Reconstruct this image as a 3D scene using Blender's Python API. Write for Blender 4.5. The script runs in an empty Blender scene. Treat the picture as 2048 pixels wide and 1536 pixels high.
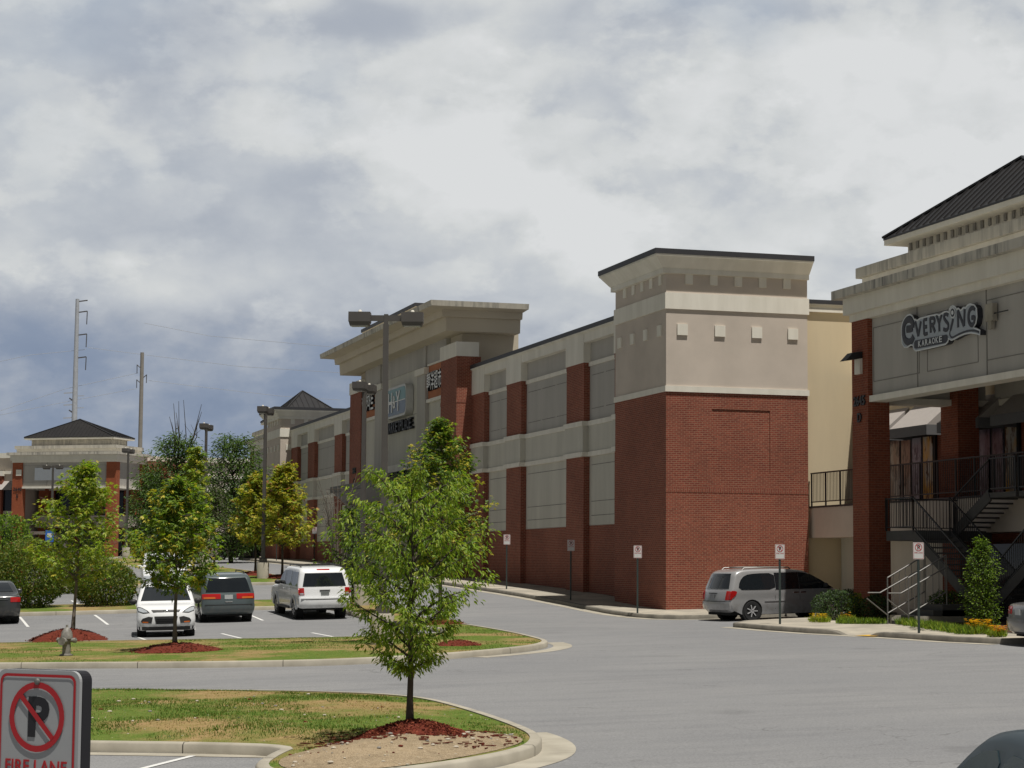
import bpy, bmesh, math, random
import numpy as np
from mathutils import Vector, Matrix, geometry, noise
PI=math.pi; R=math.radians
sc=bpy.context.scene; COL=sc.collection
# ---------------------------------------------------------------- frame
# X to the right across the store front, Y along the fire lane (away), Z up.  (0,0) is the near corner of the big store.
CAM=Vector((-27.95294,-74.11817,1.6)); FPX=4200.0
AX=[Vector((0.95886859,-0.28376634,0.0069058)),Vector((-0.03182038,-0.08328426,0.99601767)),Vector((0.28206114,0.9552698,0.08888822))]
def ray(px,py):
    return (AX[0]*((px-1024)/FPX)-AX[1]*((py-768)/FPX)+AX[2])
def at(px,py,depth):            # point at a given distance along the view
    return CAM+ray(px,py)*depth
def onx(px,py,X):               # photo point on a plane of constant X -> (Y,Z)
    d=ray(px,py); t=(X-CAM.x)/d.x; q=CAM+d*t; return (q.y,q.z)
TB=[(-200,-.3),(-80,-.27),(-45,-.22),(-20,-.08),(-8,-.02),(0,.06),(7,.34),(13,.58),(22,.86),(33,1.17),(45,1.5),(60,1.82),(80,2.22),(100,2.55),(120,2.85),(200,3.3),(400,4.0),(2500,5)]
_TN=len(TB); _TD=[(TB[i+1][1]-TB[i][1])/(TB[i+1][0]-TB[i][0]) for i in range(_TN-1)]
def _sl(i):
    if i==0: return _TD[0]
    if i==_TN-1: return _TD[-1]
    return 0 if _TD[i-1]*_TD[i]<=0 else 2*_TD[i-1]*_TD[i]/(_TD[i-1]+_TD[i])
def zb(x):
    if x<=TB[0][0]: return TB[0][1]
    if x>=TB[-1][0]: return TB[-1][1]
    for i in range(_TN-1):
        if x<=TB[i+1][0]:
            h=TB[i+1][0]-TB[i][0]; t=(x-TB[i][0])/h
            return (1+2*t)*(1-t)**2*TB[i][1]+t*(1-t)**2*h*_sl(i)+t*t*(3-2*t)*TB[i+1][1]+t*t*(t-1)*h*_sl(i+1)
def gz(X,Y): return zb(Y)-.027*min(32,max(-3,-X))
def grd(px,py,dz=0):
    d=ray(px,py); t=5.0; last=5.0
    while t<500:
        q=CAM+d*t
        if q.z-gz(q.x,q.y)-dz<0:
            a,b=last,t
            for _ in range(30):
                m=(a+b)/2; q=CAM+d*m
                if q.z-gz(q.x,q.y)-dz<0: b=m
                else: a=m
            return q
        last=t; t+=.3
    return CAM+d*150
# ---------------------------------------------------------------- objects
def tag(o,label=None,cat=None,group=None,kind=None):
    if label: o['label']=label
    if cat: o['category']=cat
    if group: o['group']=group
    if kind: o['kind']=kind
    return o
def thing(name,label,cat,loc=(0,0,0),rz=0.0,group=None):
    o=bpy.data.objects.new(name,None); COL.objects.link(o)
    o.location=loc; o.rotation_euler=(0,0,rz); o.empty_display_size=.3
    return tag(o,label,cat,group)
def link(name,me,parent=None):
    o=bpy.data.objects.new(name,me); COL.objects.link(o)
    if parent: o.parent=parent
    return o
def copy_tree(o,parent=None):
    c=o.copy(); COL.objects.link(c); c.parent=parent
    for ch in list(o.children): copy_tree(ch,c)
    return c
class MB:
    def __init__(s): s.v=[]; s.f=[]; s.mi=[]; s.M=Matrix.Identity(4); s.cur=0
    def add(s,vs,fs):
        b=len(s.v); s.v+= [s.M@Vector(p) for p in vs]
        s.f+=[tuple(b+i for i in f) for f in fs]; s.mi+=[s.cur]*len(fs)
        return s
    def box(s,x0,x1,y0,y1,z0,z1):
        return s.add([(x0,y0,z0),(x1,y0,z0),(x1,y1,z0),(x0,y1,z0),(x0,y0,z1),(x1,y0,z1),(x1,y1,z1),(x0,y1,z1)],
            [(0,3,2,1),(4,5,6,7),(0,1,5,4),(1,2,6,5),(2,3,7,6),(3,0,4,7)])
    def frustum(s,a,b):        # a,b=(x0,x1,y0,y1,z)
        return s.add([(a[0],a[2],a[4]),(a[1],a[2],a[4]),(a[1],a[3],a[4]),(a[0],a[3],a[4]),(b[0],b[2],b[4]),(b[1],b[2],b[4]),(b[1],b[3],b[4]),(b[0],b[3],b[4])],
            [(0,3,2,1),(4,5,6,7),(0,1,5,4),(1,2,6,5),(2,3,7,6),(3,0,4,7)])
    def prism(s,poly,a,b,ax='x'):   # poly in the two other axes, extruded a..b
        n=len(poly)
        def P(p,t):
            return (t,p[0],p[1]) if ax=='x' else ((p[0],t,p[1]) if ax=='y' else (p[0],p[1],t))
        return s.add([P(p,a) for p in poly]+[P(p,b) for p in poly],
            [tuple(range(n))[::-1],tuple(range(n,2*n))]+[(i,(i+1)%n,n+(i+1)%n,n+i) for i in range(n)])
    def tube(s,pts,r,n=8,cap=True):
        pts=[Vector(p) for p in pts]; k=len(pts); rs=r if isinstance(r,(list,tuple)) else [r]*k
        vs=[]; up=None
        for i,p in enumerate(pts):
            t=(pts[min(k-1,i+1)]-pts[max(0,i-1)])
            if t.length<1e-9: t=Vector((0,0,1))
            t.normalize()
            if up is None:
                up=Vector((1,0,0)) if abs(t.x)<.8 else Vector((0,1,0))
            a=(up-t*up.dot(t))
            if a.length<1e-6: a=t.orthogonal()
            a.normalize(); up=a; b=t.cross(a)
            vs+=[p+(a*math.cos(2*PI*j/n)+b*math.sin(2*PI*j/n))*rs[i] for j in range(n)]
        fs=[(i*n+j,i*n+(j+1)%n,(i+1)*n+(j+1)%n,(i+1)*n+j) for i in range(k-1) for j in range(n)]
        if cap: fs+=[tuple(range(n))[::-1],tuple((k-1)*n+j for j in range(n))]
        return s.add(vs,fs)
    def bar(s,a,b,w,h):        # rectangular bar from a to b (w sideways, h up)
        a=Vector(a); b=Vector(b); t=(b-a).normalized()
        u=Vector((0,0,1)) if abs(t.z)<.95 else Vector((0,1,0))
        sd=t.cross(u).normalized(); u=sd.cross(t)
        vs=[]
        for p in (a,b):
            for i,j in ((-1,-1),(1,-1),(1,1),(-1,1)): vs.append(p+sd*(i*w/2)+u*(j*h/2))
        return s.add(vs,[(0,3,2,1),(4,5,6,7),(0,1,5,4),(1,2,6,5),(2,3,7,6),(3,0,4,7)])
    def lathe(s,prof,n=16,axis='z',c=(0,0,0)):
        vs=[]; k=len(prof)
        for r,h in prof:
            for j in range(n):
                a=2*PI*j/n; x,y=r*math.cos(a),r*math.sin(a)
                p=(x,y,h) if axis=='z' else ((h,x,y) if axis=='x' else (x,h,y))
                vs.append((p[0]+c[0],p[1]+c[1],p[2]+c[2]))
        fs=[(i*n+j,i*n+(j+1)%n,(i+1)*n+(j+1)%n,(i+1)*n+j) for i in range(k-1) for j in range(n)]
        fs+=[tuple(range(n))[::-1],tuple((k-1)*n+j for j in range(n))]
        return s.add(vs,fs)
    def sphere(s,c,r,n=10,m=7):
        if not isinstance(r,(tuple,list)): r=(r,r,r)
        vs=[(c[0]+r[0]*math.sin(PI*i/m)*math.cos(2*PI*j/n),c[1]+r[1]*math.sin(PI*i/m)*math.sin(2*PI*j/n),c[2]-r[2]*math.cos(PI*i/m)) for i in range(m+1) for j in range(n)]
        return s.add(vs,[(i*n+j,i*n+(j+1)%n,(i+1)*n+(j+1)%n,(i+1)*n+j) for i in range(m) for j in range(n)])
    def build(s,name,mats,parent=None,smooth=None,fix=True):
        me=bpy.data.meshes.new(name); me.from_pydata([tuple(p) for p in s.v],[],s.f)
        if not isinstance(mats,(list,tuple)): mats=[mats]
        for m in mats: me.materials.append(m)
        if len(mats)>1: me.polygons.foreach_set('material_index',s.mi)
        me.validate()
        if fix:
            bm=bmesh.new(); bm.from_mesh(me); bmesh.ops.recalc_face_normals(bm,faces=bm.faces); bm.to_mesh(me); bm.free()
        if smooth is not None:
            me.polygons.foreach_set('use_smooth',[True]*len(me.polygons))
            me.set_sharp_from_angle(angle=R(smooth))
        me.update()
        return link(name,me,parent)
# ---------------------------------------------------------------- materials
def lin(c):
    return tuple((x/255/12.92 if x/255<=.04045 else ((x/255+.055)/1.055)**2.4) for x in c)
def newmat(name):
    m=bpy.data.materials.new(name); m.use_nodes=True
    nt=m.node_tree; b=nt.nodes['Principled BSDF']; return m,nt,b
def N(nt,t,**k):
    n=nt.nodes.new(t)
    for a,v in k.items(): setattr(n,a,v)
    return n
def setin(n,**k):
    for a,v in k.items():
        a=a.replace('_',' ')
        n.inputs[a].default_value=v
def mixcol(nt,f,a,b,blend='MIX'):
    m=N(nt,'ShaderNodeMix',data_type='RGBA',blend_type=blend)
    for i,x in ((0,f),(6,a),(7,b)):
        if hasattr(x,'is_linked') or hasattr(x,'links'): nt.links.new(x,m.inputs[i])
        else: m.inputs[i].default_value=x if i==0 else (*x,1)
    return m.outputs[2]
def rampf(nt,x,a,b):
    m=N(nt,'ShaderNodeMapRange'); setin(m,From_Min=a,From_Max=b); nt.links.new(x,m.inputs[0]); return m.outputs[0]
def noisef(nt,vec,scale,detail=3,rough=.55,sc3=None):
    n=N(nt,'ShaderNodeTexNoise'); setin(n,Scale=scale,Detail=detail,Roughness=rough)
    if sc3:
        mp=N(nt,'ShaderNodeMapping'); mp.inputs['Scale'].default_value=sc3; nt.links.new(vec,mp.inputs[0]); vec=mp.outputs[0]
    nt.links.new(vec,n.inputs['Vector']); return n.outputs[0]
def M(name,c,rough=.7,metal=0,c2=None,scale=2.0,amt=(.35,.65),detail=4,bump=0,bscale=40,spec=.5,coat=0,sc3=None):
    m,nt,b=newmat(name); setin(b,Roughness=rough,Metallic=metal); b.inputs['Specular IOR Level'].default_value=spec
    if coat: b.inputs['Coat Weight'].default_value=coat; b.inputs['Coat Roughness'].default_value=.05
    tc=N(nt,'ShaderNodeTexCoord').outputs['Object']
    if c2 is None: c2=tuple(x*.86 for x in c)
    f=rampf(nt,noisef(nt,tc,scale,detail,.6,sc3),*amt)
    nt.links.new(mixcol(nt,f,c,c2),b.inputs['Base Color'])
    if bump:
        bp=N(nt,'ShaderNodeBump'); setin(bp,Strength=bump,Distance=.01); nt.links.new(noisef(nt,tc,bscale,3),bp.inputs['Height']); nt.links.new(bp.outputs[0],b.inputs['Normal'])
    return m
def brick(name,c1,c2,mort,w=.21,h=.0745,soldier=False):
    m,nt,b=newmat(name); setin(b,Roughness=.85); b.inputs['Specular IOR Level'].default_value=.25
    tc=N(nt,'ShaderNodeTexCoord'); sep=N(nt,'ShaderNodeSeparateXYZ'); nt.links.new(tc.outputs['Object'],sep.inputs[0])
    sn=N(nt,'ShaderNodeSeparateXYZ'); nt.links.new(tc.outputs['Normal'],sn.inputs[0])
    ab=N(nt,'ShaderNodeMath',operation='ABSOLUTE'); nt.links.new(sn.outputs[0],ab.inputs[0])
    gt=N(nt,'ShaderNodeMath',operation='GREATER_THAN'); nt.links.new(ab.outputs[0],gt.inputs[0]); gt.inputs[1].default_value=.5
    mx=N(nt,'ShaderNodeMix',data_type='FLOAT'); nt.links.new(gt.outputs[0],mx.inputs[0]); nt.links.new(sep.outputs[0],mx.inputs[2]); nt.links.new(sep.outputs[1],mx.inputs[3])
    cb=N(nt,'ShaderNodeCombineXYZ')
    nt.links.new(mx.outputs[0],cb.inputs[1 if soldier else 0]); nt.links.new(sep.outputs[2],cb.inputs[0 if soldier else 1])
    bt=N(nt,'ShaderNodeTexBrick'); setin(bt,Scale=1.0,Mortar_Size=.0075,Mortar_Smooth=.2,Brick_Width=w,Row_Height=h,Bias=0.0)
    bt.inputs['Color1'].default_value=(*c1,1); bt.inputs['Color2'].default_value=(*c2,1); bt.inputs['Mortar'].default_value=(*mort,1)
    nt.links.new(cb.outputs[0],bt.inputs['Vector'])
    f=rampf(nt,noisef(nt,tc.outputs['Object'],.45,4),.35,.7)
    f2=rampf(nt,noisef(nt,tc.outputs['Object'],9,2),.3,.7)
    c=mixcol(nt,f2,bt.outputs['Color'],(.5,.42,.4),'MULTIPLY')
    mm=N(nt,'ShaderNodeMix',data_type='RGBA'); mm.inputs[0].default_value=.35; nt.links.new(bt.outputs['Color'],mm.inputs[6]); nt.links.new(c,mm.inputs[7])
    c3=mixcol(nt,f,mm.outputs[2],(.80,.78,.78),'MULTIPLY')
    nt.links.new(c3,b.inputs['Base Color'])
    bp=N(nt,'ShaderNodeBump'); setin(bp,Strength=.5,Distance=.006); nt.links.new(bt.outputs['Fac'],bp.inputs['Height']); bp.invert=True
    nt.links.new(bp.outputs[0],b.inputs['Normal'])
    return m
def stained(name,c,stain,rough=.8):        # cement trim with rain streaks
    m,nt,b=newmat(name); setin(b,Roughness=rough); b.inputs['Specular IOR Level'].default_value=.3
    tc=N(nt,'ShaderNodeTexCoord').outputs['Object']
    f=rampf(nt,noisef(nt,tc,1.0,5,.65,(5,5,.5)),.42,.68)
    f2=rampf(nt,noisef(nt,tc,.6,3),.3,.6)
    mu=N(nt,'ShaderNodeMath',operation='MULTIPLY'); nt.links.new(f,mu.inputs[0]); nt.links.new(f2,mu.inputs[1])
    nt.links.new(mixcol(nt,mu.outputs[0],c,stain),b.inputs['Base Color']); return m
def leafmat(name,c,trans=.35):
    m=bpy.data.materials.new(name); m.use_nodes=True; nt=m.node_tree; nt.nodes.clear()
    out=N(nt,'ShaderNodeOutputMaterial'); a=N(nt,'ShaderNodeBsdfPrincipled'); t=N(nt,'ShaderNodeBsdfTranslucent'); mx=N(nt,'ShaderNodeMixShader')
    tc=N(nt,'ShaderNodeTexCoord').outputs['Object']; f=rampf(nt,noisef(nt,tc,3.5,3),.35,.65)
    col=mixcol(nt,f,tuple(x*.72 for x in c),tuple(min(1,x*1.25) for x in c))
    nt.links.new(col,a.inputs['Base Color']); setin(a,Roughness=.5); a.inputs['Specular IOR Level'].default_value=.35
    tcl=mixcol(nt,1.0,col,(1.0,1.1,.35),'MULTIPLY'); nt.links.new(tcl,t.inputs['Color'])
    mx.inputs[0].default_value=trans; nt.links.new(a.outputs[0],mx.inputs[1]); nt.links.new(t.outputs[0],mx.inputs[2]); nt.links.new(mx.outputs[0],out.inputs[0]); return m
def flat(name,c,rough=.5,**k): return M(name,c,rough,c2=tuple(x*.93 for x in c),scale=6,**k)
mBrick=brick('red_brick',(.295,.080,.050),(.215,.058,.040),(.39,.25,.165))
mSold=brick('soldier_brick',(.29,.080,.051),(.225,.062,.043),(.37,.235,.155),soldier=True)
mBrickP=brick('orange_brick',(.28,.074,.037),(.21,.054,.03),(.28,.15,.095))
mStucco=M('taupe_stucco',(.58,.51,.44),.9,scale=.5,bump=.15,bscale=60,spec=.2)
mGrey=M('grey_stucco',(.45,.43,.395),.9,scale=1.0,sc3=(1,1,.15),bump=.1,bscale=60,spec=.2)
mGreen=M('putty_stucco',(.57,.55,.48),.9,scale=1.0,sc3=(1,1,.15),bump=.1,bscale=60,spec=.2)
mIvory=M('ivory_trim',(.76,.73,.65),.85,scale=1.1,c2=(.67,.64,.56),spec=.2,sc3=(1.5,1.5,.25))
mCream=M('cream_stucco',(.64,.54,.37),.9,c2=(.57,.48,.33),scale=.6,sc3=(1,1,.2),spec=.2)
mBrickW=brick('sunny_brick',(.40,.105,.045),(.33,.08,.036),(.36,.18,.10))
mPortal=M('portal_stucco',(.57,.51,.40),.9,scale=.35,c2=(.52,.46,.36),spec=.2)
mStain=stained('weathered_trim',(.60,.56,.47),(.17,.165,.15))
mStainG=stained('grey_weathered_trim',(.56,.53,.46),(.17,.165,.155))
mCap=M('dark_cap_flashing',(.035,.035,.04),.55,scale=3)
mRoof=M('standing_seam_metal',(.030,.028,.028),.42,metal=.2,scale=1.2,c2=(.024,.023,.024))
mJoint=M('joint_sealant',(.23,.22,.20),.9)
mOrange=M('terracotta_panel',(.46,.17,.075),.85,scale=.6)
mGlassD=M('dark_glass',(.012,.014,.018),.06,spec=.6)
mBlackM=M('black_metal',(.012,.012,.013),.5)
mRail=M('painted_rail',(.022,.023,.024),.45)
mGalv=M('galvanised_rail',(.20,.195,.185),.45,metal=.5)
mBronze=M('bronze_pole',(.085,.078,.072),.5,scale=1.5)
mConc=M('concrete',(.40,.37,.305),.9,c2=(.30,.275,.225),scale=1.3,bump=.15,bscale=50,spec=.2)
mConcOld=M('old_kerb_concrete',(.42,.38,.31),.9,c2=(.27,.25,.21),scale=.9,bump=.15,bscale=40,spec=.2)
mConcD=M('stained_kerb_concrete',(.24,.22,.185),.9,c2=(.15,.14,.12),scale=1.6,spec=.2)
mWhite=flat('white_paint',(.72,.72,.70))
mBlackP=flat('black_paint',(.012,.012,.016))
mRed=flat('sign_red',(.42,.012,.018),.4)
mBlue=flat('sign_blue',(.03,.14,.5),.4)
mYellow=flat('yellow_paint',(.62,.36,.04),.7)
mBark=M('bark',(.085,.07,.055),.9,c2=(.05,.042,.034),scale=14,sc3=(1,1,.25),bump=.5,bscale=30,spec=.2)
mBarkG=M('pale_bark',(.20,.17,.145),.9,c2=(.11,.095,.08),scale=10,sc3=(1,1,.3),bump=.4,bscale=30,spec=.2)
mChip=M('dyed_mulch',(.17,.035,.02),.95,c2=(.07,.016,.011),scale=18,amt=(.3,.7),bump=.9,bscale=45,spec=.15)
mChip2=M('pale_mulch_chip',(.26,.075,.04),.95,spec=.15)
# ---------------------------------------------------------------- camera, sun, sky
cam=bpy.data.cameras.new('camera'); cam.lens=36*FPX/2048; cam.sensor_width=36; cam.clip_end=6000; cam.clip_start=.2
co=bpy.data.objects.new('camera',cam); COL.objects.link(co)
m3=Matrix((AX[0],AX[1],-AX[2])).transposed(); co.matrix_world=Matrix.Translation(CAM)@m3.to_4x4(); sc.camera=co
SUN=Vector((1.4,-4.3,13.5)).normalized()
sl=bpy.data.lights.new('sun','SUN'); sl.energy=4.9; sl.angle=R(.55); sl.color=(1,.955,.88)
so=bpy.data.objects.new('sun',sl); COL.objects.link(so); so.rotation_euler=SUN.to_track_quat('Z','Y').to_euler()
w=bpy.data.worlds.new('World'); sc.world=w; w.use_nodes=True; nt=w.node_tree; bg=nt.nodes['Background']; bg.inputs['Strength'].default_value=.1
sky=N(nt,'ShaderNodeTexSky',sky_type='NISHITA',sun_disc=False); sky.sun_elevation=math.asin(SUN.z); sky.sun_rotation=math.atan2(SUN.x,SUN.y); sky.air_density=1.0; sky.dust_density=1.5
gen=N(nt,'ShaderNodeTexCoord').outputs['Generated']
def math1(op,a,b=None,c=None):
    n=N(nt,'ShaderNodeMath',operation=op)
    for i,x in enumerate((a,b,c)):
        if x is None: continue
        if isinstance(x,(int,float)): n.inputs[i].default_value=x
        else: nt.links.new(x,n.inputs[i])
    return n.outputs[0]
def dotv(v):
    n=N(nt,'ShaderNodeVectorMath',operation='DOT_PRODUCT'); nt.links.new(gen,n.inputs[0]); n.inputs[1].default_value=v; return n.outputs[1]
h2=Vector((.2832,.9591,0)); r2=Vector((.9591,-.2832,0))
u=math1('ARCTAN2',dotv(r2),dotv(h2)); v=dotv((0,0,1))          # azimuth and height in the sky
cb=N(nt,'ShaderNodeCombineXYZ'); nt.links.new(u,cb.inputs[0]); nt.links.new(math1('MULTIPLY',v,1.6),cb.inputs[1])
P=cb.outputs[0]
def fb(scale,detail,rough,dist,off):
    n=N(nt,'ShaderNodeTexNoise'); setin(n,Scale=scale,Detail=detail,Roughness=rough,Distortion=dist)
    mp=N(nt,'ShaderNodeMapping'); mp.inputs['Location'].default_value=off; nt.links.new(P,mp.inputs[0]); nt.links.new(mp.outputs[0],n.inputs['Vector']); return n.outputs[0]
def bump2(u0,v0,su,sv):
    a=math1('POWER',math1('DIVIDE',math1('SUBTRACT',u,u0),su),2.0); b=math1('POWER',math1('DIVIDE',math1('SUBTRACT',v,v0),sv),2.0)
    return math1('EXPONENT',math1('MULTIPLY',math1('ADD',a,b),-1.0))
gr=N(nt,'ShaderNodeFloatCurve'); 
nt.links.new(v,gr.inputs['Value']); cv=gr.mapping.curves[0]
for i,(x,y) in enumerate([(0,.42),(.045,.30),(.075,.24),(.10,.30),(.125,.54),(.17,.78),(.27,.80),(.42,.7),(1,.7)]):
    if i<2: cv.points[i].location=(x,y)
    else: cv.points.new(x,y)
gr.mapping.update()
L=gr.outputs[0]
right=N(nt,'ShaderNodeMapRange',interpolation_type='SMOOTHSTEP'); setin(right,From_Min=-.06,From_Max=.12); nt.links.new(u,right.inputs[0])
low=N(nt,'ShaderNodeMapRange',interpolation_type='SMOOTHSTEP'); setin(low,From_Min=.20,From_Max=.11); nt.links.new(v,low.inputs[0])
L=math1('ADD',L,math1('MULTIPLY',math1('MULTIPLY',right.outputs[0],low.outputs[0]),.26))
n1=fb(8,7,.55,.15,(3.1,1.7,0)); n2=fb(26,7,.6,.1,(7.3,2.2,0)); n3=fb(4.2,4,.5,0,(9.1,5.2,0))
L=math1('ADD',L,math1('MULTIPLY',math1('SUBTRACT',n1,.5),1.05))
L=math1('ADD',L,math1('MULTIPLY',math1('SUBTRACT',n2,.5),.45))
for (px_,py_,su,sv,a) in [(130,430,.10,.020,-.24),(480,470,.06,.018,-.10),(660,355,.030,.012,-.36),(930,200,.040,.012,-.18),(430,90,.035,.012,-.30),(740,50,.040,.009,-.38),(1000,380,.09,.05,.20),(1450,420,.14,.022,-.12),(1000,70,.05,.03,.14),(1500,20,.10,.012,-.20),(1750,300,.07,.04,.10),(300,250,.08,.03,-.08),(250,730,.10,.020,-.12),(620,590,.1,.014,.10)]:
    L=math1('ADD',L,math1('MULTIPLY',bump2((px_-1024)/4200,math.sin((1137-py_)/4200),su,sv),a))
# billowing cloud heads
def billow(scale,off,warp):
    n=fb(scale,1.0,.5,warp,off); return math1('MULTIPLY',math1('ABSOLUTE',math1('SUBTRACT',n,.5)),2.0)
pf=math1('ADD',math1('MULTIPLY',math1('SUBTRACT',billow(7.5,(1.2,4.4,0),.3),.22),1.0),math1('MULTIPLY',math1('SUBTRACT',billow(19,(6.2,2.4,0),.25),.22),.55))
L=math1('ADD',L,math1('MULTIPLY',pf,math1('MULTIPLY',rampf(nt,v,.07,.13),.55)))
def heads(scale,off,lo,hi,warp):
    n=fb(scale,9,.58,warp,off); m_=N(nt,'ShaderNodeMapRange',interpolation_type='SMOOTHSTEP'); setin(m_,From_Min=lo,From_Max=hi); nt.links.new(n,m_.inputs[0]); return math1('SUBTRACT',m_.outputs[0],.5)
hv=rampf(nt,v,.05,.13)
L=math1('ADD',L,math1('MULTIPLY',hv,math1('MULTIPLY',heads(6.5,(2.7,8.3,0),.47,.55,.1),.17)))
L=math1('ADD',L,math1('MULTIPLY',hv,math1('MULTIPLY',heads(12,(5.1,3.3,0),.49,.56,.1),.13)))
L=math1('ADD',L,.05)
L=math1('SMOOTH_MAX',L,math1('MULTIPLY',rampf(nt,v,.085,.14),.42),.45)
rp=N(nt,'ShaderNodeValToRGB'); nt.links.new(L,rp.inputs[0]); e=rp.color_ramp.elements
def c10(c): return tuple(x*10 for x in lin(c))+(1,)
e[0].position=.0; e[0].color=c10((112,129,156)); e[1].position=1.0; e[1].color=c10((218,220,221))
for p,c in ((.22,(136,149,170)),(.42,(168,175,186)),(.60,(189,194,200)),(.80,(207,210,211))):
    q=e.new(p); q.color=c10(c)
mk=math1('MULTIPLY',rampf(nt,n3,.56,.72),rampf(nt,v,.14,.26)); mk=math1('MULTIPLY',mk,.5)
# sky dimmed overhead and beyond the view to cut ambient light on walls
au=math1('ABSOLUTE',u); sidef=rampf(nt,au,.32,.8); zen=rampf(nt,v,.28,.5); dim=math1('MULTIPLY',math1('SUBTRACT',1.0,math1('MULTIPLY',sidef,.58)),math1('SUBTRACT',1.0,math1('MULTIPLY',zen,.62)))
vm=N(nt,'ShaderNodeVectorMath',operation='SCALE'); nt.links.new(mixcol(nt,mk,rp.outputs[0],sky.outputs[0]),vm.inputs[0]); nt.links.new(dim,vm.inputs['Scale']); nt.links.new(vm.outputs[0],bg.inputs['Color'])
vs=sc.view_settings; vs.view_transform='Standard'; vs.look='None'; vs.exposure=0; vs.gamma=1
sc.cycles.max_bounces=6; sc.cycles.transparent_max_bounces=6
# ---------------------------------------------------------------- ground
def asphalt():
    m,nt,b=newmat('worn_asphalt'); setin(b,Roughness=.88); b.inputs['Specular IOR Level'].default_value=.25
    tc=N(nt,'ShaderNodeTexCoord').outputs['Object']
    f1=rampf(nt,noisef(nt,tc,.12,5,.6),.3,.7); f2=rampf(nt,noisef(nt,tc,32,3,.7),.25,.75); f3=rampf(nt,noisef(nt,tc,1.0,5,.65,(.35,1.6,1)),.45,.75)
    c=mixcol(nt,f1,(.197,.20,.208),(.238,.238,.24))
    c=mixcol(nt,f3,c,(.18,.182,.19))
    m2=N(nt,'ShaderNodeMix',data_type='RGBA',blend_type='MULTIPLY'); m2.inputs[0].default_value=.75; nt.links.new(c,m2.inputs[6])
    nt.links.new(mixcol(nt,f2,(.52,.52,.53),(1.36,1.36,1.34)),m2.inputs[7])
    # wandering cracks
    vo=N(nt,'ShaderNodeTexVoronoi',feature='DISTANCE_TO_EDGE'); setin(vo,Scale=.16)
    wv=N(nt,'ShaderNodeVectorMath',operation='ADD'); nt.links.new(tc,wv.inputs[0])
    nn=N(nt,'ShaderNodeTexNoise'); setin(nn,Scale=.8,Detail=4); nt.links.new(tc,nn.inputs['Vector']); sn=N(nt,'ShaderNodeVectorMath',operation='SCALE'); nt.links.new(nn.outputs['Color'],sn.inputs[0]); sn.inputs['Scale'].default_value=2.2; nt.links.new(sn.outputs[0],wv.inputs[1]); nt.links.new(wv.outputs[0],vo.inputs['Vector'])
    ck=rampf(nt,vo.outputs[0],.004,.0)
    mu=N(nt,'ShaderNodeMath',operation='MULTIPLY'); nt.links.new(ck,mu.inputs[0]); nt.links.new(rampf(nt,noisef(nt,tc,.2,2),.45,.6),mu.inputs[1])
    mu2=N(nt,'ShaderNodeMath',operation='MULTIPLY'); nt.links.new(mu.outputs[0],mu2.inputs[0]); mu2.inputs[1].default_value=.55
    nt.links.new(mixcol(nt,mu2.outputs[0],m2.outputs[2],(.05,.05,.05)),b.inputs['Base Color'])
    f6=rampf(nt,noisef(nt,tc,.55,3,.5),.66,.74)
    oldc=b.inputs['Base Color'].links[0].from_socket; mu3=N(nt,'ShaderNodeMath',operation='MULTIPLY'); nt.links.new(f6,mu3.inputs[0]); mu3.inputs[1].default_value=.22; nt.links.new(mixcol(nt,mu3.outputs[0],oldc,(.07,.07,.072)),b.inputs['Base Color'])
    bp=N(nt,'ShaderNodeBump'); setin(bp,Strength=.35,Distance=.01); nt.links.new(noisef(nt,tc,60,2),bp.inputs['Height']); nt.links.new(bp.outputs[0],b.inputs['Normal'])
    return m
mAsph=asphalt()
def axisvals(a,b,fine,lo,hi,coarse):
    out=[lo]; 
    while out[-1]<a: out.append(min(a,out[-1]+coarse(out[-1],a)))
    while out[-1]<b: out.append(min(b,out[-1]+fine))
    while out[-1]<hi: out.append(min(hi,out[-1]+coarse(out[-1],b)))
    return out
cs=lambda x,e: 3+abs(x-e)*.35
xs=axisvals(-36,6,1.5,-1500,1500,cs); ys=axisvals(-76,125,1.5,-400,2400,cs)
g=MB(); g.v=[Vector((x,y,gz(x,y))) for y in ys for x in xs]; k=len(xs)
g.f=[(j*k+i,j*k+i+1,(j+1)*k+i+1,(j+1)*k+i) for j in range(len(ys)-1) for i in range(k-1)]; g.mi=[0]*len(g.f)
tag(g.build('asphalt_road',mAsph,smooth=60),kind='structure')
def resample(poly,step,closed=True):
    pts=[Vector((p[0],p[1])) for p in poly]; out=[]
    n=len(pts); rng=range(n if closed else n-1)
    for i in rng:
        a,b=pts[i],pts[(i+1)%n]; k=max(1,int((b-a).length/step+.5))
        out+=[a+(b-a)*(j/k) for j in range(k)]
    if not closed: out.append(pts[-1])
    return out
def smoothp(poly,it=2,closed=True):
    pts=[Vector((p[0],p[1])) for p in poly]
    for _ in range(it):                     # Chaikin corner cutting
        n=len(pts); out=[]
        for i in range(n if closed else n-1):
            a,b=pts[i],pts[(i+1)%n]; out+=[a*.75+b*.25,a*.25+b*.75]
        pts=out
    return pts
def area(p): return .5*sum(p[i].x*p[(i+1)%len(p)].y-p[(i+1)%len(p)].x*p[i].y for i in range(len(p)))
def offset(p,d):                            # inward for counter-clockwise polygons
    n=len(p); out=[]
    for i in range(n):
        t=(p[(i+1)%n]-p[i-1]).normalized(); out.append(p[i]+Vector((-t.y,t.x))*d)
    return out
def inside(p,q):
    c=False; n=len(p); j=n-1
    for i in range(n):
        if (p[i].y>q.y)!=(p[j].y>q.y) and q.x<(p[j].x-p[i].x)*(q.y-p[i].y)/(p[j].y-p[i].y)+p[i].x: c=not c
        j=i
    return c
_EC={}
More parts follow.
